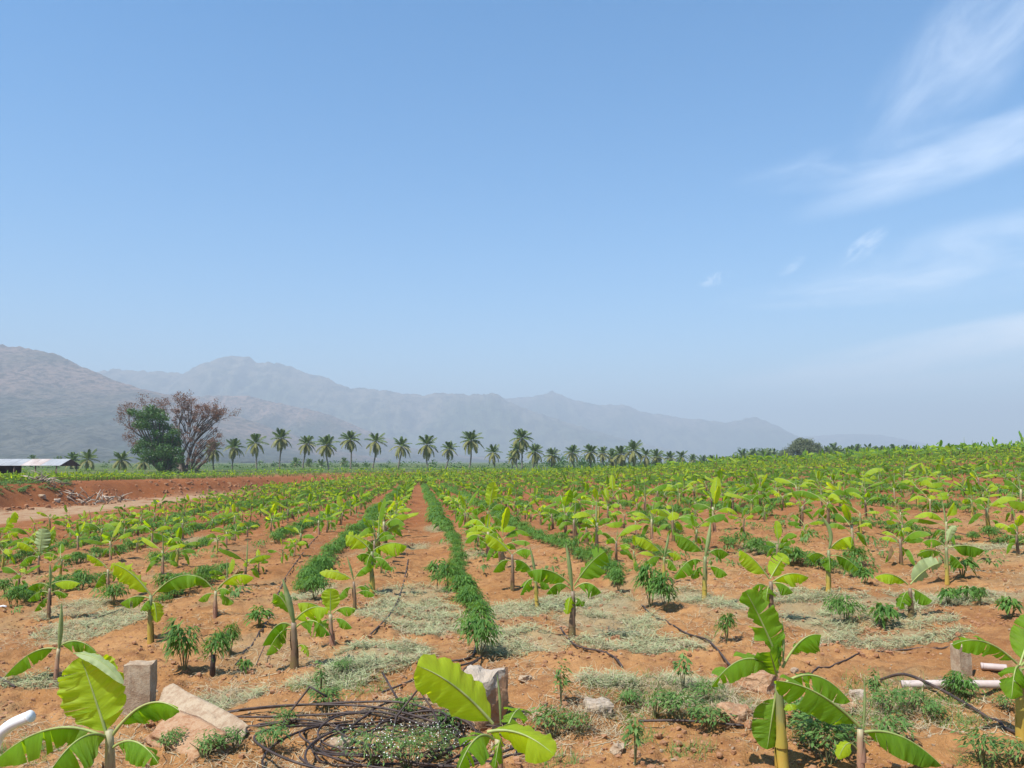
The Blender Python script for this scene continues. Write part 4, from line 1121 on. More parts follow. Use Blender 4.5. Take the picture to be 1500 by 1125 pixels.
for px, py, pool, k, lab in (
        (548, 1118, WEEDF, 1.0, 'feathery weed with white flowers inside the black hose coil'), (600, 1128, WEEDF, 1.05, 'white-flowered weed in front of the hose coil'),
        (640, 1112, WEEDF, .8, 'white-flowered weed at the right rim of the hose coil'), (478, 1040, WEED, .9, 'pale weed behind the straight hose strands'),
        (470, 1018, WTALL, .8, 'thin weed standing by the bent hose end'), (600, 1052, WEED, .85, 'weed growing up through the back of the coil'), (660, 1070, WEED, .8, 'weed under the long bright banana leaf'),
        (810, 1080, WEED, 1.0, 'mound of weeds right of the bright-leaved banana plant'), (850, 1075, WEED, .7, 'dark weed at the end of the dead stalks'),
        (822, 1035, WTALL, .95, 'slender broad-leaved weed standing alone on bare soil'), (930, 1122, WTALL, .9, 'leafy upright weed at the bottom edge'),
        (960, 1050, WEED, .9, 'weed in the middle of the tangled bank'), (1000, 1060, WEED, 1.1, 'round-leaved weed clump at the centre of the tangle'), (1000, 1020, WTALL, 1.0, 'tall thin weed sprouting out of the tangle'),
        (1040, 1070, WEED, .9, 'weed left of the tall banana plant stem'), (1035, 1030, WEED, .8, 'greyish weed behind the drooping banana leaf'), (920, 1040, WEED, .75, 'low weed at the start of the tangle'),
        (1190, 1100, WEED, 1.25, 'dark weed clump beside the yellow banana stem'), (1215, 1120, WEED, 1.2, 'weed clump between the tall and the pink-stemmed banana'), (1185, 1065, WEED, 1.0, 'weed under the long banana leaf'),
        (1235, 1085, WEED, .9, 'sprawling weed left of the pink stem'), (1300, 1050, WEED, .9, 'pale weed on stony ground right of the pink-stemmed banana'), (1340, 1040, WEED, .8, 'weed in front of the pipe mouth'),
        (1300, 1090, WEED, 1.0, 'grey-green weed behind the lowest long leaf'), (1365, 1055, WEED, .7, 'small weed beside the grass tuft'), (1410, 1025, BUSHM, .62, 'dark shrubby weed growing across the pink pipe'),
        (1282, 1035, WTALL, .8, 'spindly weed stalk near the hose end'), (1475, 1040, WEED, .6, 'small weed right of the pipe'), (1440, 1118, WEED, .9, 'fern-like weed in the bottom corner'),
        (245, 1100, WEED, .7, 'grey-leaved weed below the broken slab'), (300, 1110, WEED, .8, 'dusty weed at the foot of the broken slab'), (395, 1100, WEED, .9, 'spreading grey weed left of the coil'),
        (420, 1060, WEED, .6, 'low weed under the straight hoses'), (345, 1095, WEED, .7, 'flat weed between slab and coil'), (500, 985, WEED, .7, 'faded weed on the open soil'),
        (1325, 885, WEED, .6, 'low weed next to the silvery-leaved banana'), (1490, 1120, WEED, .8, 'weed at the corner near the drip line'), (735, 1040, WEED, .5, 'weed at the foot of the white-faced rock')):
    p = on_ground(px, min(py, 1124)) if py < 1125 else on_ground(px, py)
    put_bush(p.x, p.y, lab, rn.choice(pool), k * .82, WG, 'weed', 'weed')

# ================================================================ stones, soil clods
def rock_mb(seed, sx_, sy_, sz_, n=5, jag=.22):
    """a rough block: subdivided box pushed about by noise"""
    bm_ = MB(); idx = {}
    def vid(p):
        k = tuple(round(c, 4) for c in p)
        if k not in idx: idx[k] = len(bm_.v); bm_.v.append(k)
        return idx[k]
    for ax in range(3):
        for s in (-1, 1):
            for i in range(n):
                for j in range(n):
                    q = []
                    for a, b in ((i, j), (i + 1, j), (i + 1, j + 1), (i, j + 1)):
                        p = [0, 0, 0]; p[ax] = s; p[(ax + 1) % 3] = -1 + 2 * a / n; p[(ax + 2) % 3] = -1 + 2 * b / n; q.append(vid(p))
                    bm_.f.append(tuple(q if s > 0 else q[::-1]))
    v = np.array(bm_.v); ln = np.linalg.norm(v, axis=1)[:, None]
    v = v * (1 - .30 * (ln - 1) / .73 * min(1, jag * 2.2))
    for k, (sc_, am) in enumerate(((.9, jag), (2.3, jag * .4), (5, jag * .18))):
        d = np.stack([vn(v[:, (a + 1) % 3] * sc_ + seed * 3.3 + a, v[:, (a + 2) % 3] * sc_ + v[:, a] * sc_ * .7, seed + a + 9 * k) for a in range(3)], -1); v = v + d * am
    v = v * np.array([sx_, sy_, sz_]) / 2
    bm_.v = [tuple(p) for p in v]; bm_.m = [0] * len(bm_.f); bm_.uv = [(0, 0)] * len(v); bm_.t = [.5] * len(v)
    return bm_
def rock_mat(name, a, b_, c_):
    m, t, b = new_mat(name); p = objco(t); n1 = noise(t, 14, 6, .75, p); n2 = noise(t, 90, 4, .75, p)
    c = MIX(t, SMOOTH(t, n1, .40, .58), a, b_); c = MIX(t, M2(t, 'MULTIPLY', SMOOTH(t, n2, .5, .7), .5), c, c_)
    t.links.new(c, b.inputs['Base Color']); b.inputs['Roughness'].default_value = .9
    k = bump(t, b, n2, .5, .01); bump(t, b, n1, .5, .02, k); return m
M['stone'] = rock_mat('tan_stone', (.33, .225, .14), (.43, .33, .22), (.20, .12, .07))
M['stone2'] = rock_mat('orange_stone', (.30, .14, .06), (.40, .24, .13), (.5, .4, .3))
M['stonew'] = rock_mat('pale_stone_face', (.36, .27, .19), (.46, .38, .29), (.28, .19, .12))
M['clod'] = rock_mat('soil_clod', (.30, .14, .06), (.37, .19, .095), (.19, .08, .035))
def stone(nm, px, py, sz, rz, mat, lab, cat='rock', seed=1, sink=.12, tilt=0, jag=.2, n=6):
    p = on_ground(px, py); o = link(nm, rock_mb(seed, *sz, n=n + 4, jag=jag).mesh(nm, [M[mat]], False), None, (p.x, p.y, gz1(p.x, p.y) + sz[2] * (.5 - sink)))
    o.rotation_euler = (tilt, 0, rz); tag(o, lab, cat); return o
stone('stone_post', 203, 1040, (.195, .18, .40), .14, 'stone', 'square-cut rough stone post stub standing upright', 'stone post', 3, .18, 0, .07, 8)
stone('stone_post', 1409, 992, (.10, .10, .27), .2, 'stone', 'thin stone post behind the leaf by the pink pipe', 'stone post', 5, .15, 0, .07)
m, t, b = new_mat('two_tone_stone'); p = objco(t); se = N(t, 'ShaderNodeSeparateXYZ'); t.links.new(p, se.inputs[0])
n1 = noise(t, 14, 6, .75, p); n2 = noise(t, 80, 4, .75, p)
e_ = M2(t, 'ADD', M2(t, 'SUBTRACT', se.outputs[2], M2(t, 'MULTIPLY', se.outputs[0], 1.1)), M2(t, 'MULTIPLY', M2(t, 'SUBTRACT', n1, .5), .22))
c = MIX(t, SMOOTH(t, e_, .085, .10), MIX(t, n2, (.28, .13, .06), (.42, .26, .15)), MIX(t, n2, (.34, .27, .20), (.47, .40, .32)))
t.links.new(c, b.inputs['Base Color']); b.inputs['Roughness'].default_value = .9; bump(t, b, n1, .7, .02); M['two_tone'] = m
k_ = stone('boulder', 713, 1052, (.25, .22, .36), .5, 'two_tone', 'upright orange rock with a white broken face, behind the long leaf', 'rock', 8, .12, .1, .26, 8)
def slab(a, b, za, zb, w, th, mat, lab, seed, roll):
    A = on_ground(*a); B = on_ground(*b); A.z = gz1(A.x, A.y) + za; B.z = gz1(B.x, B.y) + zb
    o = link('broken_slab', rock_mb(seed, (B - A).length, w, th, n=10, jag=.13).mesh('broken_slab', [M[mat]]), None, (A + B) / 2)
    o.rotation_euler = ((B - A).to_track_quat('X', 'Z') @ Quaternion((1, 0, 0), roll)).to_euler(); tag(o, lab, 'stone slab'); return o
slab((238, 1052), (352, 1092), .14, .02, .20, .06, 'stone', 'long broken stone slab leaning on the soil beside the square post', 21, .5)
slab((240, 1085), (310, 1104), .08, .02, .26, .08, 'stone2', 'darker broken stone piece tucked under the long slab', 23, .35)
for i, (px, py, s, mt, lab) in enumerate(((875, 1045, .15, 'stonew', 'cream rounded stone among dead stalks'), (905, 1103, .07, 'stone', 'small brown stone on bare soil below the weeds'),
        (930, 1108, .05, 'stone2', 'reddish pebble by the upright weed'), (1078, 1058, .16, 'stone2', 'sandy stone half hidden left of the tall banana'), (1108, 1010, .22, 'stone2', 'soil-coloured boulder behind the tall banana stem'),
        (1257, 1025, .08, 'stonew', 'pale stone at the tip of the drooping leaf'), (1243, 1040, .07, 'stone2', 'orange stone below the pale one'), (1322, 1030, .07, 'stone2', 'small stone under the pipe mouth'),
        (1352, 1040, .07, 'stone2', 'stone beside the weed before the pipe'), (520, 945, .06, 'stone2', 'red stone by the dark stub near the yellow-green plant'), (498, 1095, .09, 'stone', 'stone inside the left side of the coil'),
        (552, 1098, .08, 'stone2', 'stone inside the middle of the coil'), (62, 730, .5, 'stone', 'pale stone at the foot of the red bank'), (84, 735, .45, 'stonew', 'cream boulder beside the debris heap'),
        (768, 1000, .07, 'stone', 'small stone on the low soil mound'), (1165, 985, .05, 'stone', 'little stone behind the rising banana leaf'))):
    stone('rock', px, py, (s * 1.2, s, s * .8), i * 1.3, mt, lab, 'rock', 40 + i, .3, 0, .3, 5)
# clods and pebbles: too many and small to pick apart
CT = [rock_mb(200 + i, 1, 1, .75, n=2, jag=.35).arrays() for i in range(6)]
yy = 3.6 + 18 * rg.random(26000) ** 1.7; xx = rg.uniform(-.68, .68, len(yy)) * yy
cm = fbm(xx * 1.1, yy * 1.1, 3, 301) > -.12; xx, yy = xx[cm], yy[cm]
sc_ = .007 + .034 * rg.random(len(xx)) ** 6 + .0015 * yy * .4
o = link('soil_clods', scatter('soil_clods', CT, np.stack([xx, yy, gz(xx, yy) + sc_ * .15], -1), rg.uniform(0, 6.28, len(xx)), sc_, [M['clod']], rg, smooth=False))
tag(o, 'crumbs and clods of orange soil strewn over the ground', 'soil clods', None, 'stuff')
yy = 3.6 + 9 * rg.random(2600) ** 1.5; xx = rg.uniform(-.68, .68, len(yy)) * yy; sc_ = .006 + .018 * rg.random(len(xx)) ** 4
o = link('pebbles', scatter('pebbles', CT, np.stack([xx, yy, gz(xx, yy) + sc_ * .2], -1), rg.uniform(0, 6.28, len(xx)), sc_, [M['stone']], rg, smooth=False))
tag(o, 'pale pebbles sprinkled over the orange soil', 'pebbles', None, 'stuff')

# ================================================================ hoses and pipes
M['hose'] = plain('black_brown_hose', (.028, .021, .019), (.095, .062, .050), scale=12, rough_=.55, bmp=.1, bd=.002)
M['pvc'] = plain('white_pvc', (.72, .73, .74), (.80, .80, .80), scale=3, rough_=.35, bmp=.02)
M['pvc_pink'] = plain('dusty_pink_pvc', (.42, .33, .29), (.55, .46, .42), scale=5, rough_=.5, bmp=.05)
def smooth_path(pts, n=10):
    out = []
    P = [pts[0]] + list(pts) + [pts[-1]]
    for i in range(1, len(P) - 2):
        for k in range(n):
            t = k / n; a, b, c, d = P[i - 1], P[i], P[i + 1], P[i + 2]
            out.append(.5 * ((2 * b) + (c - a) * t + (2 * a - 5 * b + 4 * c - d) * t * t + (3 * b - a - 3 * c + d) * t ** 3))
    out.append(P[-2]); return out
def hose_px(pts, lift=.012, r=.008, n=8, sharp=False):
    """a hose through places on the ground; a third number lifts the point above the soil"""
    q = []
    for p in pts:
        g_ = on_ground(p[0], p[1]); h = p[2] if len(p) > 2 else lift; q.append(Vector((g_.x, g_.y, gz1(g_.x, g_.y) + h)))
    if not sharp: q = smooth_path(q, n)
    q = [Vector((v.x, v.y, max(v.z, gz1(v.x, v.y) + r * .7))) for v in q]
    mb = MB(); mb.tube(q, r, 7, 0, True); return mb
c0 = on_ground(560, 1082); coil = empty('hose_coil', c0); tag(coil, 'loose heap of coiled dark irrigation hose among white-flowered weeds', 'hose coil')
def child_mb(mb, par, nm, mats):
    off_ = Vector(par.location); mb.v = [tuple(Vector(v) - off_) for v in mb.v]; return link(nm, mb.mesh(nm, mats), par)
for i in range(17):
    rnd = random.Random(900 + i); rr = rnd.uniform(.26, .62); cx = c0.x + rnd.uniform(-.16, .26); cy = c0.y + rnd.uniform(-.14, .12) - .05; ph = rnd.uniform(0, 6.28)
    turns = rnd.uniform(.45, .95); pts = []; z0 = .012 + .007 * i
    for k in range(46):
        a = ph + turns * 6.283 * k / 45; r_ = rr * (1 + .16 * math.sin(2 * a + ph) + .07 * math.sin(3 * a + i) + .25 * (k / 45) ** 2 * (i % 3 - 1))
        x = cx + math.cos(a) * r_ * 1.05; y = cy + math.sin(a) * r_ * .92
        pts.append(Vector((x, y, max(gz1(x, y) + .008, gz1(cx, cy) + z0 * .7 + .035 * math.sin(a * 2 + i)))))
    mb = MB(); mb.tube(pts, rnd.uniform(.006, .0078), 7, 0, True); child_mb(mb, coil, 'hose', [M['hose']])
for pts, sharp in ((((325, 1052, .03), (400, 1050, .05), (520, 1054, .10), (600, 1060, .12), (688, 1076, .06)), 0),
        (((322, 1056, .02), (380, 1058, .03), (470, 1062, .06), (560, 1066, .09), (640, 1090, .06)), 0),
        (((318, 1050, .02), (372, 1050, .05), (452, 1056, .08), (560, 1058, .07), (650, 1082, .08)), 0),
        (((330, 1070, .02), (352, 1074, .01), (400, 1068, .03), (480, 1072, .04), (560, 1090, .03)), 0),
        (((334, 1066, .02), (380, 1070, .02), (440, 1066, .05), (500, 1075, .04)), 0),
        (((410, 1075, .02), (424, 1058, .06), (453, 1060, .23), (478, 1062, .17)), 1),
        (((572, 1105, .05), (580, 1085, .14), (612, 1092, .33), (634, 1092, .20), (652, 1108, .06)), 1),
        (((560, 1022, .16), (580, 1045, .10), (602, 1062, .04)), 1), (((668, 1012, .03), (680, 1004, .12), (700, 1000, .16)), 1)):
    child_mb(hose_px(pts, sharp=bool(sharp), r=.0072), coil, 'hose', [M['hose']])
def lay(nm, pts, lab, r=.008, cat='hose', mat='hose', lift=.008, grp=None):
    mb = hose_px(pts, lift, r); b0 = Vector(mb.v[0]); mb.v = [tuple(Vector(v) - b0) for v in mb.v]
    o = link(nm, mb.mesh(nm, [M[mat]]), None, b0); tag(o, lab, cat, grp); return o
DG = 'thin black drip lines along the soil'
lay('drip_hose', [(1290, 1000, .02), (1325, 1002, .05), (1370, 1018, .05), (1420, 1040, .02), (1470, 1068), (1500, 1085)], 'black hose crossing the pink pipe and running to the frame edge', .010)
lay('drip_hose', [(610, 975), (650, 973), (690, 965), (700, 945), (728, 925)], 'black hose from the soil to the foot of the central leafy strip')
lay('drip_hose', [(672, 1000, .12), (690, 985, .06), (705, 966, .01)], 'hose end leaning behind the white-faced rock')
lay('drip_hose', [(820, 920), (838, 944), (855, 954), (880, 956), (900, 968), (912, 980)], 'black drip line curving from the spear-tipped banana toward the damp hollow')
lay('drip_hose', [(935, 1062, .02), (1000, 1064, .03), (1090, 1070, .02)], 'straight dark hose lying through the tangled weeds')
lay('drip_hose', [(1085, 1000), (1040, 942), (1005, 930), (960, 905), (940, 888)], 'drip line passing the small bush before the tall banana plant')
lay('drip_hose', [(-10, 995, .05), (0, 1000, .03), (22, 1008)], 'grey hose end poking in at the frame edge', .009)
lay('drip_hose', [(28, 1112), (40, 1096, .03), (52, 1086, .04)], 'short dark hose stub by the white pipe bend')
lay('drip_hose', [(345, 975), (370, 945), (395, 905), (412, 860), (430, 830), (470, 780)], 'drip line beside the thin bush heading up the field')
lay('drip_hose', [(540, 935), (575, 895), (590, 860), (598, 820)], 'drip line along the row left of the bare path')
lay('drip_hose', [(130, 912), (165, 898), (215, 880)], 'short visible length of drip line near the hay patch')
lay('drip_hose', [(650, 975), (600, 1000), (560, 1018)], 'thin twisted line lying on the open soil')
lay('drip_hose', [(1450, 790), (1330, 770), (1250, 768)], 'faint drip line on the slope')
lay('drip_hose', [(1180, 1000), (1240, 968), (1300, 955), (1420, 950)], 'pale dusty drip line across the soil behind the stony strip', .006)
lay('stick', [(375, 978, .02), (395, 950, .10), (415, 938, .16)], 'thin bent dark twig standing from the soil', .004, 'stick')
# white bend at the corner
def pipe(nm, pts3, r, mat, lab, cat, cap=True):
    b0 = pts3[0]; mb = MB(); q = smooth_path([p - b0 for p in pts3], 10); mb.tube(q, r, 20, 0, True)
    e = empty(nm, b0); tag(e, lab, cat); link('pipe_wall', mb.mesh('pipe_wall', [M[mat]]), e)
    T = (q[-1] - q[-2]).normalized(); m2 = MB(); m2.tube([q[-1] - T * .012, q[-1] + T * .003], r * 1.05, 20, 0, True); link('rim', m2.mesh('rim', [M[mat]]), e); return e
Yq = 4.35
pipe('pvc_bend', [at_depth(-16, 1160, Yq), at_depth(-14, 1118, Yq), at_depth(-4, 1082, Yq), at_depth(16, 1062, Yq - .02), at_depth(45, 1049, Yq - .04)], .0285, 'pvc', 'white plastic pipe bend curving up out of the ground', 'pipe')
a_ = on_ground(1322, 1014); b_ = on_ground(1470, 1010)
a_.z += .035; b_.z += .03
pipe('pvc_pipe', [b_ + Vector((.5, .05, 0)), b_, (a_ + b_) / 2 + Vector((0, 0, .003)), a_], .026, 'pvc_pink', 'long dusty pink plastic pipe half covered by a dark weed', 'pipe')
a2 = on_ground(1438, 982); b2 = on_ground(1475, 986); a2.z += .02; b2.z += .02
pipe('pvc_pipe', [b2, (a2 + b2) / 2, a2], .024, 'pvc_pink', 'short piece of pink pipe lying behind the long one', 'pipe')
p = on_ground(4, 891); mb = MB(); mb.tube([Vector((-.05, 0, .01)), Vector((0, .01, .02)), Vector((.05, 0, .01))], .014, 6, 0); o = link('plastic_scrap', mb.mesh('plastic_scrap', [M['pvc']]), None, p); tag(o, 'white scrap of plastic on the soil at the frame edge', 'plastic scrap')
p = on_ground(640, 863); mb = MB(); mb.tube([Vector((0, 0, -.05)), Vector((.01, 0, .2)), Vector((0, .01, .36))], [.008, .006, .004], 6, 0); o = link('stake', mb.mesh('stake', [M['hose']]), None, p); tag(o, 'thin dark stake at the edge of the central leafy strip', 'stake')
p = on_ground(311, 990); mb = MB(); mb.tube([Vector((0, 0, -.05)), Vector((0, 0, .08)), Vector((.005, 0, .16))], [.028, .022, .018], 8, 0); o = link('cut_stump', mb.mesh('cut_stump', [M['hose']]), None, p); tag(o, 'short dark cut stalk beside the thin bush', 'stump')

# ================================================================ coconut palms
M['frond'] = leaf_mat('green_palm_frond', (.075, .135, .025), (.135, .205, .045), (.13, .17, .06), (.16, .24, .04), .22, rough_=.5, spec=.4)
M['frond_old'] = leaf_mat('yellowing_palm_frond', (.20, .21, .05), (.30, .29, .08), (.18, .18, .07), (.3, .3, .06), .22, rough_=.6)
M['palm_trunk'] = plain('palm_trunk', (.16, .14, .12), (.25, .22, .18), 3, .9, .3, .02, stretch=(1, 1, 6))
def frond_mb(seed, L, droop, nl, matn=0, lw=.15, ll=.72):
    rnd = random.Random(seed); mb = MB()
    P0 = Vector((0, 0, 0)); P1 = Vector((L * .55, 0, L * .10)); P2 = Vector((L * .88, rnd.uniform(-.15, .15), -L * droop))
    pts = bez(P0, P1, P2, 9); mb.tube(pts, [.035 * (1 - .09 * i) for i in range(9)], 3, 1, False)
    for i in range(nl):
        s = .14 + .86 * i / (nl - 1); p = bez1(P0, P1, P2, s); T = (bez1(P0, P1, P2, min(1, s + .02)) - bez1(P0, P1, P2, s - .02)).normalized()
        for sd in (-1, 1):
            l = ll * math.sin(.35 + 2.5 * s) * rnd.uniform(.8, 1.15) + .1
            d = (Vector((0, sd, 0)) * .75 + T * .75 + Vector((0, 0, -rnd.uniform(.1, .55)))).normalized()
            e_ = p + d * l + Vector((0, 0, -l * .30)); m_ = p + d * l * .55
            w = T * lw / 2
            mb.add([p - w, p + w, m_ + w * .9, m_ - w * .9, e_ + w * .15, e_ - w * .15], [(0, 1, 2, 3), (3, 2, 4, 5)], 0, tint=rnd.random())
    return mb
def bez1(a, b, c, t): return a * (1 - t) ** 2 + b * (2 * t * (1 - t)) + c * t * t
FR_NEW = [frond_mb(i, 3.0, .02 + .06 * i, 22).mesh('frond', [M['frond'], M['frond_old']]) for i in range(3)]
FR_OLD = [frond_mb(9 + i, 3.0, .32 + .12 * i, 22).mesh('frond', [M['frond_old'], M['frond_old']]) for i in range(3)]
FR_MID = [frond_mb(19 + i, 3.0, .18 + .08 * i, 22).mesh('frond', [M['frond'], M['frond_old']]) for i in range(3)]
def frond_plan(rnd, n):
    out = []; a = rnd.uniform(0, 6)
    for i in range(n):
        s = i / (n - 1); el_ = 84 - 138 * s + rnd.uniform(-8, 8); out.append((a, el_, s)); a += 2.4
    return out
crowns = []
for c in range(5):                                           # whole crowns for palms too far off to show single fronds
    rnd = random.Random(70 + c); mb = MB()
    for a, el_, s in frond_plan(rnd, 24):
        f_ = frond_mb(int(s * 100) + c, 3.0, .05 + .35 * s, 11, lw=.3, ll=.8); mt = Euler((0, -R(el_), a), 'XYZ').to_matrix()
        b = len(mb.f); mb.add([mt @ Vector(v) for v in f_.v], f_.f, 0, tint=rnd.random()); mb.m[-len(f_.f):] = [1 if s > .55 else 0] * len(f_.f)
    crowns.append(mb.mesh('crown', [M['frond'], M['frond_old']]))
PG = 'coconut palms standing in a line beyond the fields'
def palm(px, ytop, Y, lab, H=None, cw=1.0, detail=True, seed=0, grp=PG, base_z=None):
    rnd = random.Random(int(px * 3 + seed)); top = at_depth(px, ytop, Y); g_ = gz1(top.x, top.y)
    hubz = top.z - 2.35 * cw; H = hubz - g_
    e = empty('coconut_palm', (top.x, top.y, g_)); tag(e, lab, 'palm tree', grp)
    lean = rnd.uniform(-.9, .9); mb = MB(); pts = []
    for i in range(9):
        s = i / 8; pts.append(Vector((-lean * (1 - s) ** 1.6 + .15 * math.sin(s * 5 + px), 0, -.3 + (H + .3) * s)))
    mb.tube(pts, [(.20 - .06 * i / 8) * (1.35 if i == 0 else 1) for i in range(9)], 8, 0, True); link('trunk', mb.mesh('trunk', [M['palm_trunk']]), e)
    hub = pts[-1]
    if detail:
        for a, el_, s in frond_plan(rnd, rnd.randint(20, 30)):
            me = rnd.choice(FR_NEW if s < .35 else FR_MID if s < .55 else FR_OLD); q = link('frond', me, e, hub)
            q.rotation_euler = Euler((0, -R(el_), a), 'XYZ'); k = cw * rnd.uniform(.8, 1.05) * (.85 if s < .15 else 1); q.scale = (k, k, k)
    else:
        q = link('crown', crowns[rnd.randrange(5)], e, hub); q.rotation_euler = (0, 0, rnd.uniform(0, 6)); q.scale = (cw, cw, cw)
    return e
row_ = [(312, 645), (343, 642), (375, 634), (412, 627), (449, 636), (479, 636), (514, 630), (551, 632), (588, 639), (625, 636), (658, 645), (691, 629), (723, 650), (764, 627)]
for i, (x, yt) in enumerate(row_):
    n_ = ['first', 'second', 'third', 'fourth', 'fifth', 'sixth', 'seventh', 'eighth', 'ninth', 'tenth', 'eleventh', 'twelfth', 'thirteenth', 'fourteenth'][i]
    palm(x, yt, 205 + 8 * math.sin(i * 2.1), '%s coconut palm counting rightward from the brown dry tree' % n_, cw=(1.10 if yt < 640 else 1.04) * (1 + .06 * math.sin(i * 3)))
for px, yt, Y, cw, lab in ((130, 658, 190, 1.05, 'bushy short palm just right of the shed roof'), (108, 664, 215, .9, 'dark palm touching the end of the shed roof'), (178, 660, 195, 1.0, 'short palm standing alone left of the green tree'),
        (211, 664, 205, .95, 'short palm under the left side of the green tree'), (757, 648, 230, .9, 'palm half behind the tallest palm of the row'), (784, 648, 225, 1.15, 'broad palm right of the tallest palm'), (751, 660, 240, .8, 'small palm under the tallest palm'),
        (809, 655, 230, 1.0, 'palm left of the grove with a gap either side'), (838, 651, 228, 1.05, 'upright palm opening the dense grove'), (866, 650, 232, 1.05, 'wide dark palm in the dense grove'), (882, 653, 236, .95, 'palm leaning against the wide dark palm'),
        (909, 651, 228, 1.2, 'pale palm left of the grove top'), (927, 644, 224, 1.3, 'highest pale palm of the dense grove'), (945, 655, 232, 1.05, 'palm right of the highest grove palm'), (962, 657, 236, 1.0, 'last palm of the dense grove'),
        (897, 660, 240, .9, 'short dark palm inside the grove'), (981, 660, 260, .95, 'first lone palm beyond the grove'), (999, 659, 262, .95, 'second lone palm beyond the grove'), (1014, 666, 280, .75, 'small third palm beyond the grove')):
    palm(px, yt, Y, lab, cw=cw, detail=cw > .92, grp=None if Y < 222 else 'coconut palms of the grove')
FG = 'tiny distant coconut palms'
for i, (px, yt) in enumerate(((434, 671), (453, 673), (471, 674), (504, 671), (522, 680), (537, 679), (399, 680), (416, 680), (560, 681), (48, 667), (86, 669), (1030, 668), (1043, 668), (1056, 671), (1068, 670), (1076, 667),
        (1088, 659), (1098, 662), (1104, 658), (1113, 661), (1121, 658), (1132, 658), (1140, 663), (1148, 661),
        (1212, 654), (1221, 650), (1229, 656), (1238, 659), (1246, 655), (1254, 652), (1263, 656), (1272, 651), (1280, 655), (1290, 654), (1299, 656), (1309, 652), (1318, 656), (1327, 653), (1336, 655), (1346, 656), (1358, 656), (1370, 658))):
    lab = 'tiny distant palm in the dark line left of the round tree' if 1030 <= px < 1160 else 'tiny distant palm in the dark line right of the round tree' if px > 1200 else 'tiny low palm far behind the evenly spaced palm row' if px > 300 else 'tiny palm top showing above the shed roof'
    palm(px, yt, 330 + 14 * (i % 4), lab, cw=(1.1 + .18 * (i % 3)) if px > 1000 else .85 + .12 * (i % 3), detail=False, grp=FG)

# ================================================================ broad trees
M['bark'] = plain('grey_brown_bark', (.10, .075, .06), (.19, .15, .12), 4, .95, .4, .03)
M['tree_green'] = leaf_mat('dark_tree_leaf', (.035, .105, .016), (.095, .200, .030), (.09, .15, .04), (.14, .24, .04), .2, rough_=.5)
M['tree_brown'] = leaf_mat('dry_reddish_leaf', (.20, .095, .055), (.33, .18, .12), (.25, .15, .1), (.28, .16, .1), .2, rough_=.9)
M['tree_grey'] = leaf_mat('grey_green_leaf', (.12, .145, .065), (.19, .21, .10), (.12, .14, .08), (.2, .25, .08), .22, rough_=.7)
def branches(mb, p, d, L, r, depth, rnd, tips, spread=.55, up=.12):
    n = 5; pts = [p]; rad = [r]
    for i in range(n):
        d = (d + Vector((rnd.uniform(-1, 1), rnd.uniform(-1, 1), rnd.uniform(-.6, .6))) * .16 + Vector((0, 0, up))).normalized(); p = p + d * L / n; pts.append(p); rad.append(r * (1 - .42 * (i + 1) / n))
    mb.tube(pts, rad, 7 if depth > 2 else 4, 0, False)
    if depth == 0: tips.append((p, L)); return
    if depth <= 2: tips.append((pts[3], L * .7))
    for k in range(rnd.choice((2, 3, 3))):
        a = rnd.uniform(0, 6.28); sd = Vector((math.cos(a), math.sin(a), rnd.uniform(-.1, .5))); branches(mb, pts[-1] if k else pts[-2], (d + sd * spread * rnd.uniform(.6, 1.4)).normalized(), L * rnd.uniform(.62, .84), rad[-1] * .8, depth - 1, rnd, tips, spread, up)
def leaf_cloud(cl_, n, size, seed, mat, nm, parent):
    """leaf-sized quads spread through clumps: cl_ = list of (centre, radius)"""
    r = np.random.default_rng(seed); w = np.array([c[1] ** 2 for c in cl_]); k = r.choice(len(cl_), n, p=w / w.sum())
    C = np.array([tuple(c[0]) for c in cl_])[k]; Rr = np.array([c[1] for c in cl_])[k]
    d = r.normal(0, 1, (n, 3)); d /= np.linalg.norm(d, axis=1)[:, None]; P_ = C + d * (Rr * r.random(n) ** .45)[:, None] * np.array([1, 1, .75])
    nn = d + r.normal(0, .7, (n, 3)); nn /= np.linalg.norm(nn, axis=1)[:, None]; t = np.cross(nn, r.normal(0, 1, (n, 3))); t /= np.linalg.norm(t, axis=1)[:, None]; b = np.cross(nn, t)
    s = (size * r.uniform(.5, 1.3, n))[:, None]
    V = np.stack([P_ - t * s, P_ - b * s * .5, P_ + t * s, P_ + b * s * .5], 1).reshape(-1, 3)
    me = np_mesh(nm, V, np.arange(4 * n).reshape(-1, 4), [M[mat]], tint=np.repeat(r.random(n), 4), smooth=False); o = link(nm, me, parent); return o
def tree_at(px, py, Y): g_ = at_depth(px, py, Y); return Vector((g_.x, g_.y, gz1(g_.x, g_.y)))
Yt = 178; k = Yt / F
b0 = tree_at(276, 690, Yt); dry = empty('dry_tree', b0); tag(dry, 'large half-bare tree with reddish brown dead foliage', 'tree')
mb = MB(); tips = []
def T_(px, py, dy=0): return at_depth(px, py, Yt + dy) - b0
rnd = random.Random(44)
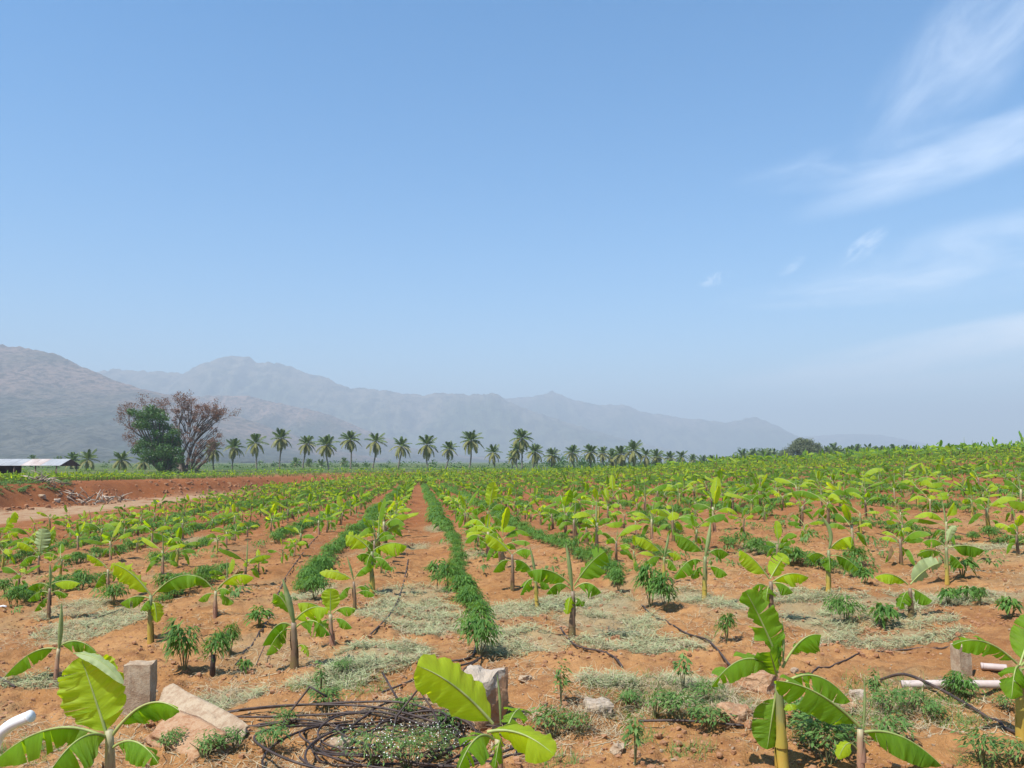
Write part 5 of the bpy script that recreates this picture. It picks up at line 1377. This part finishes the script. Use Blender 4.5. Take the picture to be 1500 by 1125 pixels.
for pth, dep, L_ in (([T_(268, 693), T_(266, 672), T_(272, 655), T_(282, 640)], 3, 3.6), ([T_(272, 693), T_(276, 672, 2), T_(284, 650, 2), T_(296, 636, 1)], 3, 3.6), ([T_(286, 693), T_(292, 683), T_(300, 677, -1)], 2, 3.2),
        ([T_(268, 690), T_(256, 668, 2), T_(246, 648, 2), T_(240, 632, 1)], 3, 3.6), ([T_(270, 690), T_(264, 660, -2), T_(262, 640, -2), T_(262, 622, -1)], 3, 3.0), ([T_(266, 688), T_(246, 672, 3), T_(226, 652, 3), T_(208, 640, 2)], 3, 3.6)):
    sp_ = smooth_path(pth, 4); n = len(sp_); mb.tube(sp_, [.42 - .28 * i / n for i in range(n)], 8, 0, False)
    for q in range(2): branches(mb, sp_[-1], ((sp_[-1] - sp_[-2]).normalized() + Vector((rnd.uniform(-.5, .5), rnd.uniform(-.5, .5), .1))).normalized(), L_ * .8, .17, dep + 1, rnd, tips, .5, .03)
tr = link('trunk', mb.mesh('trunk', [M['bark']]), dry)
rnd.shuffle(tips); cl_ = [(p, .45 + .6 * rnd.random()) for p, L_ in tips[:int(len(tips) * .8)]]
leaf_cloud(cl_, 5600, .15, 3, 'tree_brown', 'dry_foliage', dry)
extra = []
tw = MB()
for _ in range(110):
    y_ = 594 + 84 * rnd.random() ** 1.25; hw_ = 36 - max(0, y_ - 640) * .62; x_ = 288 + rnd.uniform(-1, 1) * hw_
    if y_ < 600 and not (262 < x_ < 292): y_ += 12
    c_ = T_(x_, y_, rnd.uniform(-3, 3)); r0_ = T_(276 + (x_ - 276) * .35, min(688, y_ + 22), 0); extra.append((c_, rnd.uniform(.3, .85)))
    tw.tube([r0_, (r0_ + c_) / 2 + Vector((rnd.uniform(-.4, .4), 0, rnd.uniform(-.3, .3))), c_, c_ + (c_ - r0_).normalized() * .8 + Vector((0, 0, .5))], [.10, .06, .035, .015], 4, 0, False)
link('twigs', tw.mesh('twigs', [M['bark']]), dry)
extra += [(T_(318, 610), 1.3), (T_(322, 606), 1.0), (T_(300, 612), .9), (T_(276, 600), 1.1), (T_(284, 606), 1.0), (T_(258, 602), .9), (T_(236, 602), 1.6), (T_(226, 604), 1.2), (T_(196, 625), 2.0), (T_(190, 640), 1.8), (T_(200, 650), 1.8), (T_(205, 612), 1.4)]
leaf_cloud(extra, 9000, .15, 5, 'tree_brown', 'dry_foliage', dry)
b1 = tree_at(240, 690, Yt - 9); gt = empty('green_tree', b1); tag(gt, 'dark green leafy tree growing against the half-bare brown one', 'tree')
mb = MB(); rnd = random.Random(8)
def G_(px, py, dy=0): return at_depth(px, py, Yt - 9 + dy) - b1
cg = [(G_(x, y, rnd.uniform(-2, 2)), r) for x, y, r in ((216, 608, 2.0), (208, 612, 1.6), (226, 610, 1.4), (192, 603, 1.0), (213, 622, 1.6), (238, 612, 1.6), (234, 624, 1.6), (228, 634, 1.3), (218, 646, 1.9), (210, 652, 1.8), (230, 652, 2.0), (248, 640, 1.9), (256, 634, 1.3), (252, 650, 1.9),
        (242, 660, 2.2), (228, 666, 1.8), (214, 664, 1.6), (220, 674, 1.3), (250, 668, 1.9), (244, 676, 1.8), (256, 678, 1.3), (236, 682, 1.4), (262, 660, 1.2), (250, 685, 1.5), (262, 672, 1.3), (200, 606, 1.3), (220, 600, 1.5), (232, 604, 1.3), (204, 622, 1.5), (200, 660, 1.3), (236, 644, 1.6), (246, 626, 1.4), (222, 626, 1.6), (258, 646, 1.5))]
for c, r_ in cg:
    m_ = Vector((c.x * .45, c.y * .5, c.z * .45)); mb.tube([Vector((0, 0, -.3)), m_, c], [.28, .16, .05], 6, 0, False)
link('trunk', mb.mesh('trunk', [M['bark']]), gt); leaf_cloud(cg, 13000, .22, 6, 'tree_green', 'green_crown', gt)
b2 = tree_at(1178, 668, 330); rt = empty('round_tree', b2); tag(rt, 'big rounded grey-green tree rising above the distant palm line', 'tree')
mb = MB(); mb.tube([Vector((0, 0, -.5)), Vector((.2, 0, 2.5)), Vector((0, 0, 5))], [.7, .5, .35], 8, 0, False)
rnd = random.Random(5); cg = []
for i in range(230):
    a = rnd.uniform(0, 6.28); el_ = rnd.uniform(-.35, 1.5); q_ = rnd.uniform(.55, 1); ht = at_depth(1178, 640, 330).z - b2.z; c = Vector((math.cos(a) * math.cos(el_) * 9.0 * q_, math.sin(a) * math.cos(el_) * 6 * q_, ht * .30 + math.sin(el_) * (ht * .62) * q_)); cg.append((c, rnd.uniform(1.3, 2.0)))
    if i % 5 == 0: mb.tube([Vector((0, 0, 3)), c * .8], [.25, .06], 5, 0, False)
link('trunk', mb.mesh('trunk', [M['bark']]), rt); leaf_cloud(cg, 20000, .30, 8, 'tree_grey', 'rounded_crown', rt)
# far scrub that reads as one dark line
cg = []
for i in range(620):
    px = (rn.uniform(1075, 1400) if i < 230 else rn.uniform(800, 965)) if i < 300 else rn.uniform(-40, 1080); Y = (rn.uniform(340, 400) if i < 230 else rn.uniform(238, 260)) if i < 300 else rn.uniform(250, 330)
    p = at_depth(px, 680, Y); h = (rn.uniform(1.2, 3.6) if i < 300 else rn.uniform(.3, 1.5)); zt = at_depth(px, (rn.uniform(658, 666) if i < 230 else rn.uniform(667, 680)) if i < 300 else 688, Y).z if i < 300 else gz1(p.x, p.y) + h * 1.3
    zz = gz1(p.x, p.y)
    while zz < zt: cg.append((Vector((p.x + rn.uniform(-1, 1), p.y, zz)), rn.uniform(1.0, 1.9))); zz += 1.5
sc1 = leaf_cloud(cg, 30000, .34, 12, 'tree_green', 'far_scrub', None); tag(sc1, 'dark hazy line of scrub and trees at the far edge of the plain', 'scrub', None, 'stuff')
# a few tall old bananas on the crest
for i, (px, py, h) in enumerate(((1376, 640, 3.0), (1158 * 1.0, 652, 0), (1412, 640, 2.6), (1290, 648, 2.6), (1300, 651, 2.2), (1354, 650, 2.2), (1456, 642, 2.4), (1464, 646, 2.2), (1496, 640, 2.8), (1498, 632, 3.0), (1423, 641, 2.5))):
    if not h: continue
    Y = 142; p = at_depth(px, py, Y); e = generic(p.x, p.y, ['spiky tall banana plant sticking up highest on the crest', '', 'tall banana plant beside the spiky one on the crest', 'tall banana plant where the crest meets the dark palm line', 'slightly lower banana plant next to it on the crest',
        'lone old banana plant on the middle of the crest', 'old banana plant near the right end of the crest', 'old banana plant touching its neighbour at the right end of the crest', 'tall banana plant cut by the right frame edge on the crest', 'highest banana leaves at the right frame edge', 'old banana plant with raised leaves on the crest'][i],
        max(1.5, (p.z - gz1(p.x, p.y)) / .78), rn, 'tall old banana plants on the crest')

# ================================================================ shed
M['tin'] = plain('corrugated_roof_sheet', (.33, .335, .33), (.46, .46, .45), .5, .5, .05, .01, metal=.2)
M['rust'] = plain('rusty_roof_sheet', (.42, .33, .29), (.52, .46, .42), .8, .7, .05)
M['dark_wall'] = plain('dark_brown_wall', (.045, .03, .025), (.09, .055, .045), 1.2, .9, .1)
M['board'] = plain('grey_board', (.28, .28, .29), (.36, .36, .37), 1, .8, .1)
M['wood'] = plain('weathered_wood', (.14, .10, .07), (.22, .17, .12), 3, .9, .2)
Ys = 132; zr = at_depth(60, 672.5, Ys).z; ze = at_depth(60, 682.2, Ys - 3).z
xr = at_depth(104, 672, Ys).x; xf = at_depth(92, 682, Ys - 3).x; gs = gz1(-78, 132)
sh = empty('farm_shed', (xr, Ys, gs)); tag(sh, 'long open farm shed with a pale tin gable roof at the far side', 'shed')
zr -= gs; ze -= gs; hw = 3.2
ns = 16
for i in range(ns):                                                     # each roof sheet a part, both slopes
    for sd in (-1, 1):
        mb = MB(); x0 = -i * 1.55; x1 = x0 - 1.50; m = 8; vs = []
        for a in range(m * 2 + 1):
            x = x0 + (x1 - x0) * a / (m * 2); dz_ = .02 * (a % 2)
            vs += [(x, 0, zr + dz_), (x - .7 * 0, sd * hw, ze + dz_)]
        fs = [(2 * a, 2 * a + 1, 2 * a + 3, 2 * a + 2) for a in range(m * 2)]
        n0 = len(vs); mb.add(vs, fs, 0)
        o = link('roof_sheet', mb.mesh('roof_sheet', [M['rust' if i in (2, 3, 8) and sd < 0 else 'tin']], False), sh)
        so = o.modifiers.new('s', 'SOLIDIFY'); so.thickness = .02
mb = MB(); mb.add([(.02, -hw, ze - .05), (.02, hw, ze - .05), (.02, 0, zr - .03), (-.10, -hw, ze - .05), (-.10, hw, ze - .05), (-.10, 0, zr - .03)], [(0, 1, 2), (5, 4, 3), (0, 3, 4, 1), (1, 4, 5, 2), (2, 5, 3, 0)], 0); link('gable_end', mb.mesh('gable_end', [M['dark_wall']], False), sh)
mb = MB(); mb.box((-17, hw - .3, ze * .5), (15, .12, ze)); link('rear_wall', mb.mesh('rear_wall', [M['dark_wall']], False), sh)
mb = MB(); mb.box((-12.2, -hw + .5, ze * .45), (2.4, .08, ze * .85)); link('wall_board', mb.mesh('wall_board', [M['board']], False), sh)
mb = MB(); mb.box((-15.0, -hw + .5, ze * .45), (2.6, .08, ze * .9)); link('wall_board', mb.mesh('wall_board', [M['dark_wall']], False), sh)
for i in range(8):
    for sd in (-1, 1):
        mb = MB(); mb.tube([Vector((-.6 - i * 3.3, sd * (hw - .25), -.1)), Vector((-.6 - i * 3.3, sd * (hw - .25), ze - .04))], .07, 6, 0); link('post', mb.mesh('post', [M['wood']]), sh)

# heap of dry branches and stumps at the foot of the bank
hp = on_ground(110, 739); hp = Vector((hp.x, hp.y, gz1(hp.x, hp.y))); heap = empty('branch_heap', hp); tag(heap, 'heap of dry pale branches and roots dumped at the foot of the red bank', 'branch heap')
M['dry_wood'] = plain('bleached_wood', (.30, .23, .17), (.50, .42, .33), 3, .9, .2)
rnd = random.Random(3)
for i in range(80):
    x = rnd.uniform(-4.5, 4.5); y = rnd.uniform(-1.2, 1.6); a = rnd.uniform(0, 6.28); L_ = rnd.uniform(.5, 1.7); z = gz1(hp.x + x, hp.y + y) - hp.z + rnd.uniform(.05, .5)
    d = Vector((math.cos(a), math.sin(a) * .6, rnd.uniform(-.2, .8))).normalized(); s_ = Vector((x, y, z)); mb = MB()
    mb.tube([s_, s_ + d * L_ * .5 + Vector((0, 0, .08)), s_ + d * L_], [.06, .045, .02], 5, 0); link('branch', mb.mesh('branch', [M['dry_wood' if i % 3 else 'bark']]), heap)
CB = [rock_mb(400 + i, 1, 1, .8, n=3, jag=.35).arrays() for i in range(4)]
xx = []; 
for _ in range(700):
    y = rn.uniform(58, 118); xx.append((float(bank_x(y)) - 1.2 + rn.gauss(0, 1.6), y))
P = np.array(xx); o = link('bank_clods', scatter('bank_clods', CB, np.stack([P[:, 0], P[:, 1], gz(P[:, 0], P[:, 1])], -1), rg.uniform(0, 6.28, len(P)), .08 + .38 * rg.random(len(P)) ** 3, [M['clod']], rg, smooth=False))
tag(o, 'lumps of red earth tumbled along the bank beside the track', 'earth lumps', None, 'stuff')
